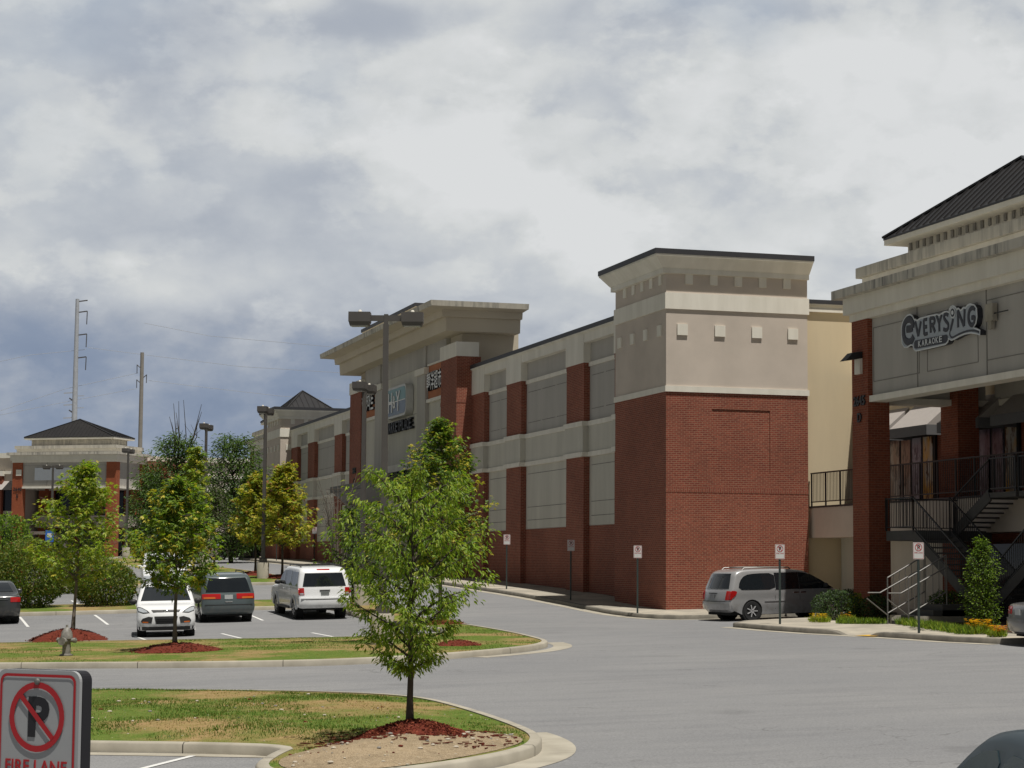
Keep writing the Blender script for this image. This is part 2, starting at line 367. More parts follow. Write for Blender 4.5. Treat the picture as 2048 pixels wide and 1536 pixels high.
def edgedist(p,q):
    e=_EC.get(id(p))
    if e is None or e[3] is not p:
        A=np.array([(v.x,v.y) for v in p]); AB=np.roll(A,-1,0)-A; e=(A,AB,np.maximum(1e-9,(AB**2).sum(1)),p); _EC[id(p)]=e
    A,AB,l2,_=e; w0=q.x-A[:,0]; w1=q.y-A[:,1]; t=np.clip((w0*AB[:,0]+w1*AB[:,1])/l2,0,1)
    return float(np.sqrt(((w0-t*AB[:,0])**2+(w1-t*AB[:,1])**2).min()))
def drape(poly,hfun,step,seed=0):
    rnd=random.Random(seed); vs=list(poly); n=len(vs)
    x0=min(p.x for p in poly); x1=max(p.x for p in poly); y0=min(p.y for p in poly); y1=max(p.y for p in poly)
    x=x0
    while x<x1:
        y=y0
        while y<y1:
            q=Vector((x+rnd.uniform(-.3,.3)*step,y+rnd.uniform(-.3,.3)*step))
            if inside(poly,q) and edgedist(poly,q)>step*.45: vs.append(q)
            y+=step
        x+=step
    r=geometry.delaunay_2d_cdt(vs,[(i,(i+1)%n) for i in range(n)],[],1,1e-5)
    mb=MB(); mb.v=[Vector((q.x,q.y,hfun(q.x,q.y))) for q in r[0]]; mb.f=[tuple(f) for f in r[2]]; mb.mi=[0]*len(mb.f)
    return mb
def ccw(p): return p if area(p)>0 else p[::-1]
def kerb(mb,poly,closed=True,h=.15,wd=.16,skip=None):    # outer face, rounded nose, top
    p=poly; q1=offset(p,.03) if closed else off_open(p,.03); q2=offset(p,wd) if closed else off_open(p,wd)
    n=len(p); rows=[]
    for i in range(n):
        g0=gz(p[i].x,p[i].y); hh=h*(skip(p[i]) if skip else 1)
        rows.append([(p[i].x,p[i].y,g0-.05),(p[i].x,p[i].y,g0+hh-.03),(q1[i].x,q1[i].y,g0+hh),(q2[i].x,q2[i].y,g0+hh),(q2[i].x,q2[i].y,g0-.05)])
    vs=[v for r in rows for v in r]
    fs=[(i*5+k,((i+1)%n)*5+k,((i+1)%n)*5+k+1,i*5+k+1) for i in range(n if closed else n-1) for k in range(4)]
    mb.add(vs,fs)
def off_open(p,d):
    n=len(p); out=[]
    for i in range(n):
        t=(p[min(n-1,i+1)]-p[max(0,i-1)]).normalized(); out.append(p[i]+Vector((-t.y,t.x))*d)
    return out
def strip(pts,w,dz=.004,step=.5,closed=False):          # flat strip draped on the ground
    p=resample(pts,step,closed); n=len(p); vs=[]
    a=off_open(p,w/2); b=off_open(p,-w/2)
    for i in range(n): vs+=[(a[i].x,a[i].y,gz(a[i].x,a[i].y)+dz),(b[i].x,b[i].y,gz(b[i].x,b[i].y)+dz)]
    return vs,[(2*i,2*i+1,2*i+3,2*i+2) for i in range(n-1)]
def grassmat():
    m,nt,b=newmat('patchy_grass'); setin(b,Roughness=.95); b.inputs['Specular IOR Level'].default_value=.1
    tc=N(nt,'ShaderNodeTexCoord').outputs['Object']
    f1=rampf(nt,noisef(nt,tc,.42,5,.62),.455,.585); f2=rampf(nt,noisef(nt,tc,5,4,.65),.3,.7); f3=rampf(nt,noisef(nt,tc,40,2),.3,.7)
    gcol=mixcol(nt,f2,(.085,.15,.024),(.15,.19,.04)); dcol=mixcol(nt,f2,(.37,.25,.13),(.24,.19,.07))
    c=mixcol(nt,f1,gcol,dcol)
    m2=N(nt,'ShaderNodeMix',data_type='RGBA',blend_type='MULTIPLY'); m2.inputs[0].default_value=.6; nt.links.new(c,m2.inputs[6]); nt.links.new(mixcol(nt,f3,(.55,.55,.5),(1.25,1.25,1.2)),m2.inputs[7])
    nt.links.new(m2.outputs[2],b.inputs['Base Color'])
    bp=N(nt,'ShaderNodeBump'); setin(bp,Strength=.9,Distance=.04); nt.links.new(noisef(nt,tc,22,3,.7),bp.inputs['Height']); nt.links.new(bp.outputs[0],b.inputs['Normal'])
    return m
mGrass=grassmat()
mDirt=M('sandy_dirt',(.40,.27,.145),.95,c2=(.27,.18,.10),scale=2.5,bump=.7,bscale=30,spec=.1)
def joints(poly,mat_,closed=True,sp=3.05,h=.15,wd=.165):
    m=MB(); acc=1.0; n=len(poly)
    for i in range(n if closed else n-1):
        a=poly[i]; b=poly[(i+1)%n]; L_=(b-a).length; acc+=L_
        if acc>=sp and L_>1e-4:
            acc=0; t=(b-a)/L_; nn=Vector((-t.y,t.x)); g0=gz(a.x,a.y)
            o=a-nn*.003; q=a+nn*wd; vs=[]
            for k in (-.008,.008):
                for p_,z in ((o,g0-.03),(o,g0+h-.027),(a+nn*.03,g0+h+.003),(q,g0+h+.003)): vs.append((p_.x+t.x*k,p_.y+t.y*k,z))
            m.add(vs,[(0,1,5,4),(1,2,6,5),(2,3,7,6)])
    tag(m.build('kerb_joint',mat_),kind='structure')
mJointK=M('kerb_joint_dark',(.10,.09,.075),.95)
mBlade=[leafmat('grass_blade_green',(.11,.20,.03),.35),leafmat('grass_blade_yellow',(.26,.24,.06),.3),leafmat('grass_blade_straw',(.42,.30,.15),.2)]
def dirtmat():
    m,nt,b=newmat('sandy_dirt_patches'); setin(b,Roughness=.97); b.inputs['Specular IOR Level'].default_value=.1
    tc=N(nt,'ShaderNodeTexCoord').outputs['Object']
    f1=rampf(nt,noisef(nt,tc,1.1,6,.7),.38,.62); f2=rampf(nt,noisef(nt,tc,14,5,.75),.3,.7); f3=rampf(nt,noisef(nt,tc,70,2,.6),.3,.7)
    c=mixcol(nt,f1,(.44,.335,.215),(.22,.175,.115)); c=mixcol(nt,f2,c,(.50,.40,.28))
    m2=N(nt,'ShaderNodeMix',data_type='RGBA',blend_type='MULTIPLY'); m2.inputs[0].default_value=.8; nt.links.new(c,m2.inputs[6]); nt.links.new(mixcol(nt,f3,(.45,.42,.4),(1.25,1.25,1.2)),m2.inputs[7])
    nt.links.new(m2.outputs[2],b.inputs['Base Color'])
    bp=N(nt,'ShaderNodeBump'); setin(bp,Strength=1.0,Distance=.05); nt.links.new(noisef(nt,tc,16,5,.75),bp.inputs['Height']); nt.links.new(bp.outputs[0],b.inputs['Normal'])
    return m
ISL={}
def island(key,poly,mound,step=.8,it=2,kmat=None):
    p=ccw(resample(smoothp(poly,it),.4)); ISL[key]=p
    kb=MB(); kerb(kb,p); tag(kb.build('kerb',kmat or mConc,smooth=50),kind='structure')
    joints(p,mJointK)
    q=offset(p,.155)
    def hf(x,y):
        d=edgedist(q,Vector((x,y))); s=min(1,d/1.6); s=s*s*(3-2*s)
        return gz(x,y)+.135+mound*s+.03*noise.noise(Vector((x*.7,y*.7,key)))*min(1,d)
    tag(drape(q,hf,step,key).build('grass_island',mGrass,smooth=80),kind='structure'); return hf
P0=[(-60,-8),(-45,-19),(-30,-29.4),(-24.2,-33.3),(-22.3,-34.6),(-20.7,-35.8),(-19.6,-37.2),(-19.15,-38.2),(-18.95,-39.4),(-18.95,-41.3),(-19.05,-43.5),(-19.17,-45.1),(-19.36,-46.6),(-19.76,-47.8),(-20.2,-48.55),(-20.9,-49.3),(-21.8,-50.0),(-22.8,-50.4),(-23.6,-50.1),(-23.75,-49),(-23.3,-47.6),(-22.85,-46.6),(-23.9,-45.6),(-25.2,-44.7),(-30,-41.2),(-45,-30),(-60,-20)]
H0=island(0,P0,.10,.55)
P1=[(-60,-4),(-40,-14.5),(-25.4,-22.75),(-23.1,-23.95),(-21,-25.1),(-18.8,-25.85),(-17.5,-25.9),(-15.6,-25.3),(-14.1,-24.4),(-12.3,-22.8),(-11.4,-21.4),(-10.9,-20),(-10.6,-18),(-10.3,-15.8),(-10.1,-14),(-9.85,-11),(-9.65,-7.5),(-9.5,-4),(-9.3,2),(-9.1,7),(-8.95,11.6),(-9.4,12.6),(-12,12.8),(-20,12.9),(-40,12.9),(-60,12.9),(-60,8.3),(-40,8.3),(-20,8.3),(-12.4,8.3),(-11.4,7.6),(-11.2,6),(-11.2,0),(-11.2,-8),(-11.5,-12.6),(-14,-14.1),(-16.4,-13.6),(-18.5,-12.8),(-22,-11.5),(-24.8,-10.9),(-30,-8.5),(-45,-3),(-60,2)]
H1=island(1,P1,.03,.8)
H3=island(3,[(-60,31),(-30,30.9),(-12,30.9),(-9.5,30.4),(-8.0,30.0),(-7.5,31),(-7.4,34),(-7.4,42),(-7.5,58),(-7.9,59.5),(-9,60),(-11,59.5),(-11.3,57),(-11.3,36.5),(-12,35.2),(-30,35),(-60,35)],.12,1.2)
H4=island(4,[(-60,70),(-12,70),(-9,69.6),(-7.8,70.4),(-7.6,74),(-7.6,96),(-8,99),(-10,100),(-11.5,98),(-11.5,76),(-13,74.4),(-60,74.4)],.12,1.6)
island(5,[(-60,107),(-13,107),(-9,106.5),(-8.5,112),(-10,116),(-20,122),(-60,140)],.1,2.5)
# concrete spill gutters round the two noses
gt=MB()
for pts in ([(-14.6,-24.95),(-13.3,-24.1),(-12.0,-23.0),(-11.0,-21.5),(-10.45,-19.9),(-10.15,-17.6)],[(-18.95,-44.2),(-19.0,-45.6),(-19.25,-47.0),(-19.75,-48.3),(-20.55,-49.4),(-21.6,-50.4)]):
    gt.add(*strip(smoothp(pts,2,False),.5,.006,.3))
gt.add(*strip([(-33,-39.2),(-25.2,-44.95),(-23.9,-45.85),(-22.95,-46.55)],.34,.006))
tag(gt.build('gutter',mConc),kind='structure')
# sidewalks
def walk(name,poly,step=1.0,kmat=None,drop=None):
    p=ccw(resample(poly,.4)); 
    kb=MB(); kerb(kb,p,skip=drop); tag(kb.build('kerb',kmat or mConcOld,smooth=50),kind='structure')
    q=offset(p,.15)
    def hf(x,y):
        k=1
        if drop: k=drop(Vector((x,y)))
        return gz(x,y)+.15*k-.004
    tag(drape(q,hf,step,7).build(name,mConcOld,smooth=80),kind='structure'); return hf
main=[(1.2,100)]+[(1.2,5.8),(5.9,5.8),(5.9,-.3),(7.0,-1.2),(7.2,-4.6)]+[(2,-5.15),(-.3,-5.2),(-1.3,-4.9),(-1.8,-4.0),(-2.0,-2.4),(-1.9,2),(-1.9,30),(-1.7,60),(-1.6,85),(-1.4,92),(-.4,95)]
HS=walk('sidewalk',main,1.1,mConcD)
def ramp(p):
    d=max(0,abs(p.y+20.0)-.55)
    return max(.06,min(1,d/.55)) if p.x<.2 else 1
pav=[(-2.35,-12.2),(-2.42,-15.2),(-2.3,-17.8),(-2.0,-19.5),(-1.75,-21),(-1.6,-22.5),(-1.45,-24.7),(-1.0,-26.4),(-.5,-26.9),(.2,-26.9),(.6,-26.0),(.75,-24),(.9,-21),(1.2,-16),(1.6,-13),(2.4,-10.4),(2.0,-9.6),(.2,-10.1),(-1.4,-10.8)]
HP=walk('sidewalk',pav,.5,mConcD,ramp)
gt=MB()
gt.add(*strip([(-2.55,-12.0),(-2.62,-15.2),(-2.5,-17.8),(-2.2,-19.5),(-1.95,-21),(-1.8,-22.5),(-1.65,-24.7),(-1.2,-26.5)],.36,.006))
gt.add(*strip([(7,-5.4),(2,-5.4),(-.4,-5.42),(-1.5,-5.1),(-2.05,-4.1),(-2.22,-2.4),(-2.12,2),(-2.12,30),(-1.9,60),(-1.8,85)],.4,.006,.8))
tag(gt.build('gutter',mConc),kind='structure')
# painted lines
ln=MB()
for X in [-14.72-2.8*i for i in range(0,8)]:
    ln.add(*strip([(X,2.7),(X,7.9)],.10,.004)); ln.add(*strip([(X,13.5),(X,18.7)],.10,.004)); ln.add(*strip([(X,25.5),(X,30.6)],.10,.004))
for X in (-14.8,-17.5,-20.3,-23.1): ln.add(*strip([(X,-13.0),(X,-7.0 if X>-16 else -5.6)],.10,.004))
ln.add(*strip([(-25.6,-48.6),(-24.0,-45.9)],.10,.008)); ln.add(*strip([(-28.4,-46.4),(-26.8,-43.9)],.10,.008))
tag(ln.build('painted_line',mWhite),kind='structure')
yp=MB(); yp.add(*strip([(-1.98,-20.75),(-1.35,-20.62)],.85,.03,.2)); tag(yp.build('yellow_ramp_pad',mYellow),kind='structure')
# mulch heaps
def mulch(X,Y,r,h,hf,chips,seed,lab):
    rnd=random.Random(seed); mb=MB(); n=36; rings=9
    mb.v.append(Vector((X,Y,hf(X,Y)+h)))
    for i in range(1,rings+1):
        for j in range(n):
            a=2*PI*j/n; rr=r*i/rings*(1+.10*math.sin(3*a+seed)+.06*math.sin(7*a))
            x,y=X+rr*math.cos(a),Y+rr*math.sin(a); t=i/rings
            mb.v.append(Vector((x,y,hf(x,y)+h*(1-t*t)*(1-.15*t)-(.02 if i==rings else 0)+.02*noise.noise(Vector((x*4,y*4,1))))))
    mb.f=[(0,1+j,1+(j+1)%n) for j in range(n)]+[(1+(i-1)*n+j,1+i*n+j,1+i*n+(j+1)%n,1+(i-1)*n+(j+1)%n) for i in range(1,rings) for j in range(n)]
    mb.mi=[0]*len(mb.f)
    for _ in range(chips):
        a=rnd.uniform(0,2*PI); q=math.sqrt(rnd.random())*r*1.06; x,y=X+q*math.cos(a),Y+q*math.sin(a); t=min(1,q/r)
        z=hf(x,y)+h*(1-t*t)*(1-.15*t)+.012; l=rnd.uniform(.03,.09); wd=rnd.uniform(.008,.02)
        mb.M=Matrix.Translation((x,y,z))@Matrix.Rotation(rnd.uniform(0,6.3),4,'Z')@Matrix.Rotation(rnd.uniform(-.6,.6),4,'Y'); mb.cur=rnd.choice((0,0,1)); mb.box(-l/2,l/2,-wd/2,wd/2,-.005,.007)
    tag(mb.build('mulch_bed',[mChip,mChip2],smooth=70),lab,'mulch',kind='stuff')
T0=Vector((-21.35,-47.15))
mulch(T0.x+.05,T0.y-.1,.86,.22,H0,1500,1,'heap of red mulch round the young tree in front')
mulch(-20.85,-19.9,1.15,.2,H1,420,2,'low red mulch mound under the slim maple by the white crossover')
mulch(-22.8,-10.6,1.15,.34,H1,420,3,'low red mulch mound behind the grey hydrant')
mulch(-10.25,-6.3,.75,.14,H1,200,4,'red mulch under the tall maple beside the fire lane')
mulch(-13.8,-21.4,.6,.12,H1,160,9,'red mulch patch near the tip of the grass island')
mulch(-8.5,33.3,1.1,.2,H3,80,5,'red mulch under the golden maple right of the lamp')
mulch(-9.0,38.5,1.1,.2,H3,80,6,'red mulch under the golden maple behind the concrete lamp base')
# sandy dirt tail round the front mulch
tail=ccw(resample(smoothp([(-23.45,-49.7),(-23.35,-48.4),(-22.75,-47.4),(-22.1,-46.7),(-21.2,-46.5),(-20.5,-46.3),(-19.75,-46.4),(-19.8,-47.3),(-20.3,-48.2),(-21,-49),(-21.9,-49.75),(-22.8,-50.15)],2),.3))
mDirt=dirtmat()
def HD(x,y):
    d=edgedist(tail,Vector((x,y))); return H0(x,y)+.012+.10*min(1,d/.9)
tag(drape(tail,HD,.3,5).build('dirt_patch',mDirt,smooth=80),'bare sandy dirt round the mulch on the front island','dirt',kind='stuff')
# grass blades on the two front islands
def blades(key,hf,n,box_,hgt,seed,name,lab):
    rnd=random.Random(seed); p=offset(ISL[key],.2); mb=MB(); k=0; vs=[]; fs=[]; mi=[]
    while k<n:
        x,y=rnd.uniform(box_[0],box_[1]),rnd.uniform(box_[2],box_[3]); q=Vector((x,y))
        if not inside(p,q): continue
        k+=1
        dry=noise.noise(Vector((x*.42,y*.42,key*3.7)))+.35*noise.noise(Vector((x*2,y*2,1)))
        if key==0 and inside(tail,q): continue
        if (q-Vector((T0.x,T0.y))).length<.85: continue
        if dry>.06 and rnd.random()<.6: continue
        z=hf(x,y)-.01; a=rnd.uniform(0,PI); h=hgt*rnd.uniform(.5,1.3)*(.6 if dry>.0 else 1); w_=rnd.uniform(.005,.011); lx,ly=rnd.uniform(-.5,.5)*h,rnd.uniform(-.5,.5)*h
        b=len(vs); vs+=[(x-math.cos(a)*w_,y-math.sin(a)*w_,z),(x+math.cos(a)*w_,y+math.sin(a)*w_,z),(x+lx,y+ly,z+h)]; fs.append((b,b+1,b+2))
        mi.append(rnd.choice((1,2,2)) if dry>.0 else (0 if rnd.random()<.72 else 1))
    mb.v=[Vector(v_) for v_ in vs]; mb.f=fs; mb.mi=mi
    tag(mb.build(name,mBlade,fix=False),lab,'grass',kind='stuff')
blades(0,H0,85000,(-31,-18.4,-50.5,-29),.042,11,'grass','short patchy grass on the front island by the tree')
blades(1,H1,45000,(-30,-8.5,-26,-9),.04,12,'grass','short patchy grass on the island with the hydrant')
# ---------------------------------------------------------------- the big store
store=thing('store_building','long brick and stucco supermarket with square corner towers and a tall flared entrance portal','building',(0,0,0))
def part(name,mb,mat,parent=store,smooth=None): return mb.build(name,mat,parent,smooth)
def ry(far,a,b):
    return (87.7-b,87.7-a) if far else (a,b)
def tower(far):
    F=lambda a,b: ry(far,a,b)
    y0,y1=F(0,5.8); X1=5.82; g0=-.3
    m=MB(); m.box(.0,X1,y0,y1,8.41,13.05); body=part('corner_tower',m,mStucco)
    m=MB()
    if not far:      # brick base with a shallow recessed panel on the sunlit face
        m.box(0,X1,y0+.03,y1,g0,8.41); m.box(0,1.86,y0,y0+.03,g0,8.41); m.box(4.24,X1,y0,y0+.03,g0,8.41); m.box(1.86,4.24,y0,y0+.03,g0,5.4); m.box(1.86,4.24,y0,y0+.03,7.8,8.41)
    else: m.box(0,X1,y0,y1,1.5,8.41)
    part('brick_base',m,mBrick,body)
    m=MB(); m.box(-.008,X1+.008,y0-.008,y1+.008,4.62,4.81); part('soldier_course',m,mSold,body)
    m=MB(); m.box(-.05,X1+.05,y0-.05,y1+.05,8.41,8.63); part('belt_band',m,mIvory,body)
    m=MB(); m.box(-.055,X1+.055,y0-.055,y1+.055,11.56,12.18); part('white_band',m,mIvory,body)
    m=MB(); m.box(-.17,X1+.03,y0-.12,y1+.12,12.91,13.11)
    m.frustum((-.19,X1+.04,y0-.14,y1+.14,13.112),(-.54,X1+.09,y0-.39,y1+.44,13.53)); m.box(-.56,X1+.10,y0-.41,y1+.46,13.53,13.60)
    part('cornice',m,mIvory,body)
    m=MB(); m.box(-.59,X1+.12,y0-.43,y1+.5,13.60,13.80); part('roof_cap',m,mCap,body)
    for t in (.77,1.78,2.79,3.8,4.81):
        m=MB(); m.box(t,t+.30,y0-.05,y0+.02,12.53,12.91); part('dentil_block',m,mIvory,body)
        m=MB(); q=F(t-.35,t-.05); m.box(-.05,.02,q[0],q[1],12.53,12.91); part('dentil_block',m,mIvory,body)
    for t in (.44,1.97,3.49,4.99):
        m=MB(); m.box(t,t+.42,y0-.06,y0+.02,10.57,10.99); part('accent_tile',m,mIvory,body)
        q=F(t-.0,t+.42); m=MB(); m.box(-.06,.02,q[0],q[1],10.57,10.99); part('accent_tile',m,mIvory,body)
tower(False); tower(True)
PIL=[(5.82,8.3),(12.36,14.81),(21.83,24.31),(28.36,30.66)]; BAY=[(8.3,12.36),(14.81,21.83),(24.31,28.36)]
def wing(far):
    F=lambda a,b: ry(far,a,b)
    XP=.85; XB=1.1; g0=-.2 if not far else 1.5
    a,b=F(5.8,30.9)
    m=MB(); m.box(1.3,14,a,b,g0,11.8); part('side_wall',m,mGreen)
    for p in BAY:
        a,b=F(*p)
        m=MB(); m.box(XB,1.32,a,b,g0,3.6); part('brick_plinth',m,mBrick)
        m=MB(); m.box(XB+.02,1.32,a,b,3.602,6.6); lo=part('lower_panel',m,mGreen)
        m=MB(); m.box(XB+.02,1.32,a,b,8.0,10.53); up=part('upper_panel',m,mGrey)
        m=MB(); m.box(XB+.04,1.32,a,b,10.53,11.62); part('recess_panel',m,mGrey)
        m=MB(); m.box(XB-.035,1.33,a,b,10.53,10.71); part('panel_trim',m,mIvory)
        for z in (4.03,4.64,6.22):
            m=MB(); m.box(XB+.012,XB+.03,a+.28,b-.28,z-.014,z+.014); part('joint_line',m,mJoint,lo)
        k=3 if b-a>5 else 2; L=(b-a-.3)/k
        for z in (8.66,10.12):
            for i in range(k):
                m=MB(); m.box(XB+.012,XB+.03,a+.15+i*L+.14,a+.15+(i+1)*L-.14,z-.014,z+.014); part('joint_line',m,mJoint,up)
        m=MB(); m.box(XB-.05,1.34,a,b,6.79,7.925); part('belt_course',m,mGreen)
        m=MB(); m.box(XB-.10,1.35,a,b,7.925,8.13); m.box(XB-.10,1.35,a,b,6.59,6.79); part('belt_band',m,mIvory)
        m=MB(); m.box(XP-.02,1.36,a,b,11.56,11.96); part('parapet_band',m,mIvory)
    for i,p in enumerate(PIL):
        a,b=F(*p)
        if i==0: a,b=F(p[0]-.1,p[1])
        m=MB(); m.box(XP,1.35,a,b,g0,6.6); m.box(XP,1.35,a,b,8.0,10.69); pb=part('pilaster',m,mBrick)
        m=MB(); m.box(XP-.012,1.353,a-.012,b+.012,10.5,10.69); part('soldier_course',m,mSold,pb)
        m=MB(); m.box(XP-.04,1.37,a-.04,b+.04,10.69,11.96); part('pilaster_cap',m,mIvory,pb)
        m=MB(); m.box(XP-.06,1.37,a-.05,b+.05,6.79,7.925); part('belt_course',m,mGreen,pb)
        m=MB(); m.box(XP-.12,1.38,a-.10,b+.10,7.925,8.13); m.box(XP-.12,1.38,a-.10,b+.10,6.59,6.79); part('belt_band',m,mIvory,pb)
    a,b=F(5.7,30.62)
    m=MB(); m.box(.78,14.0,a,b,11.96,12.0); m.box(.72,14.1,a,b,12.0,12.05); part('parapet_trim',m,mIvory)
    m=MB(); m.box(.70,14.1,a,b,12.05,12.24); part('roof_cap',m,mCap)
    # pale downspout-like control joints on the plinth
    for p in BAY:
        a,b=F(*p); m=MB(); yy=(a if not far else b); m.box(XB-.02,XB+.005,a-.0+.03,a+.06,g0,3.6); part('control_joint',m,mIvory)
wing(False); wing(True)
# entrance portal
m=MB(); m.box(.5,3.6,31.6,56.1,0,15.2); portal=part('entrance_portal',m,mPortal)
m=MB(); m.box(.28,.5,33.9,53.8,7.3,14.02); part('portal_wall',m,mGreen,portal)
m=MB(); m.box(.25,.5,33.95,53.75,12.9,14.0); part('upper_frieze',m,mGrey,portal)
for far in (False,True):
    a,b=ry(far,30.68,33.95)
    m=MB(); m.box(0,.6,a,b,0,12.72)
    m.box(.6,1.3,*(ry(far,30.68,31.6)),0,12.72); pl=part('portal_pilaster',m,mBrick,portal)
    for z in (6.3,10.3): 
        m=MB(); m.box(-.015,1.31,a-.015,b+.015,z,z+.2); part('soldier_course',m,mSold,pl)
    m=MB(); m.box(-.05,1.17,*(ry(far,30.62,34.02)),12.72,13.47); part('pilaster_cap',m,mIvory,pl)
    a,b=ry(far,33.95,37.55); m=MB(); m.box(.22,.3,a,b,10.96,12.88); part('orange_panel',m,mOrange,portal)
    m=MB(); m.box(.10,.3,a,b,10.78,10.96); m.box(.14,.3,a,b,12.8,12.9); part('sign_ledge',m,mIvory,portal)
    a,b=ry(far,37.6,39.5); m=MB(); m.box(.06,.4,a,b,3.5,12.45); c=part('portal_column',m,mGrey,portal)
    m=MB(); m.box(-.06,.45,a-.15,b+.15,12.4,12.75); part('column_cap',m,mIvory,c)
    m=MB(); m.box(.16,.5,*(ry(far,38.0,38.5)),12.75,14.0); part('frieze_rib',m,mGrey,portal)
m=MB(); m.box(.24,.5,39.5,48.2,7.35,7.75); part('portal_band',m,mIvory,portal)
m=MB(); m.box(.27,.29,39.6,48.1,10.4,10.42); part('joint_line',m,mJoint,portal)
m=MB(); m.box(.2,.5,37.6,50.1,6.3,7.33); part('clerestory_window',m,mGlassD,portal)
for y in (39.5,41.2,42.9,44.6,46.3,48.0):
    m=MB(); m.box(.15,.25,y-.05,y+.05,6.3,7.33); part('window_mullion',m,mBlackM,portal)
def ring(m,o0,o1,z0,z1):
    m.frustum((.5-o0,3.2+o0*.13,31.6-o0,56.1+o0,z0),(.5-o1,3.2+o1*.13,31.6-o1,56.1+o1,z1))
m=MB(); ring(m,1.14,1.18,14.0,14.70); part('cornice_lower',m,mPortal,portal)
m=MB(); ring(m,1.42,1.46,14.70,15.05); ring(m,1.5,2.15,15.05,15.14); part('cornice_middle',m,mPortal,portal)
m=MB(); ring(m,2.22,2.26,15.14,15.42); part('cornice_fascia',m,mStain,portal)
m=MB(); m.frustum((.3,2.9,39.0,51.6,15.4),(-.35,3.2,38.4,52.2,16.22)); part('roof_monitor',m,mPortal,portal)
m=MB(); m.box(-.4,3.25,38.35,52.25,16.22,16.42); part('roof_cap',m,mCap,portal)
# entrance canopy and doors
m=MB(); m.box(-2.45,.3,36.0,51.0,6.25,6.6); m.frustum((-1.6,.3,36.8,50.2,5.5),(-2.3,.3,36.1,50.9,6.25)); cn=part('entrance_canopy',m,mBronze)
for y in (37.5,49.5):
    m=MB(); m.box(-1.9,-1.0,y-.45,y+.45,1.3,5.5); part('canopy_pier',m,mGreen,cn)
m=MB(); m.box(.1,.5,38.5,49.2,1.3,5.5); dr=part('entrance_doors',m,mGlassD)
for i in range(8):
    m=MB(); m.box(.02,.12,38.5+i*1.52,38.58+i*1.52,1.3,5.5); part('door_frame',m,mBlackM,dr)
# side return: tall cream end wall east of the tower, its stepped cap
m=MB(); m.box(5.83,16,.3,20,-.2,11.72); cw=part('end_wall',m,mCream)
m=MB(); m.box(5.84,16.2,.19,20,11.72,11.84); m.box(5.84,16.1,.26,20,11.84,11.98); m.box(5.84,16.3,.15,20,11.98,12.03); part('wall_coping',m,mIvory,cw)
m=MB(); m.box(5.84,16.3,.12,20,12.03,12.19); part('roof_cap',m,mCap,cw)
# ---------------------------------------------------------------- shop row with gallery, east of the tower
shops=thing('shop_row','two storey shop row with railed gallery, awnings and poster windows behind the stairs','building',(6,-1,0))
def sp(name,m,mat,parent=shops):
    m.v=[v-Vector((6,-1,0)) for v in m.v]; return m.build(name,mat,parent)
m=MB(); m.box(8.0,16,-34,.0,-.2,6.9); sp('brick_wall',m,mBrickP)
m=MB(); m.box(7.98,16,-34,.0,6.9,9.2); sp('upper_wall',m,mCream)
m=MB(); m.box(6.0,8.0,-34,.27,2.96,4.10); sp('gallery_slab',m,mStucco)
m=MB(); m.box(5.95,8.0,-34,.25,4.10,4.17); sp('slab_edge',m,mCap)
m=MB(); m.box(7.3,7.98,-8.5,.25,-.2,2.96); sp('ground_floor_wall',m,mGreen); m=MB(); m.box(7.3,7.98,-34,-8.5,-.2,2.96); sp('ground_floor_brick',m,mBrickP)
m=MB(); m.box(6.7,7.32,-34,-11.5,-.2,2.6); sp('ground_floor_glass',m,mGlassD)
rl=MB(); rl.bar((6.03,.2,5.43),(6.03,-33,5.43),.06,.05); rl.bar((6.03,.2,4.33),(6.03,-33,4.33),.04,.04)
y=.15
while y>-33: rl.bar((6.03,y,4.17),(6.03,y,5.43),.05,.05); y-=1.27
y=.1
while y>-33: rl.bar((6.03,y,4.33),(6.03,y,5.42),.016,.016); y-=.127
sp('gallery_railing',rl,mRail)
def postermat(name,a,b,c):
    m,nt,bs=newmat(name); setin(bs,Roughness=.25)
    tc=N(nt,'ShaderNodeTexCoord').outputs['Object']
    f=rampf(nt,noisef(nt,tc,1.3,3,.5,(1,1.3,.55)),.4,.6); f2=rampf(nt,noisef(nt,tc,2.4,4,.6,(1,2,.8)),.5,.62)
    nt.links.new(mixcol(nt,f2,mixcol(nt,f,a,b),c),bs.inputs['Base Color']); return m
mPost=[postermat('flame_poster',(.62,.30,.03),(.42,.40,.36),(.10,.05,.03)),postermat('violet_poster',(.16,.13,.19),(.30,.28,.33),(.07,.06,.09)),postermat('rose_poster',(.30,.17,.13),(.42,.35,.32),(.12,.07,.07))]
for y0,ms in ((-2.75,(2,2,1,0)),(-8.6,(0,1,1,0)),(-13.6,(0,1,0,2)),(-18.8,(2,1,0,1))):
    m=MB(); m.box(7.9,8.02,y0-3.55,y0,4.2,6.66); wf=sp('shop_window_frame',m,mBlackM)
    for i,k in enumerate(ms):
        a=y0-.12-i*.86; m=MB(); m.box(7.87,7.91,a-.70,a,4.3,6.55); sp('window_poster',m,mPost[k],wf)
mAwn=flat('awning_canvas',(.36,.33,.31),.9); mAwnD=flat('awning_valance',(.12,.12,.125),.9)
def awning(y0,y1):
    m=MB(); m.add([(8.0,y0,7.75),(8.0,y1,7.75),(6.95,y1,6.85),(6.95,y0,6.85),(8,y0,6.85),(8,y1,6.85)],[(0,1,2,3),(0,3,4),(1,5,2)]); a=sp('awning',m,mAwn)
    m=MB(); m.box(6.93,6.96,y1-.01,y0+.01,6.5,6.86); m.box(6.93,8,y0,y0+.02,6.5,6.86); m.box(6.93,8,y1-.02,y1,6.5,6.86); sp('valance',m,mAwnD,a)
awning(-2.0,-4.2)
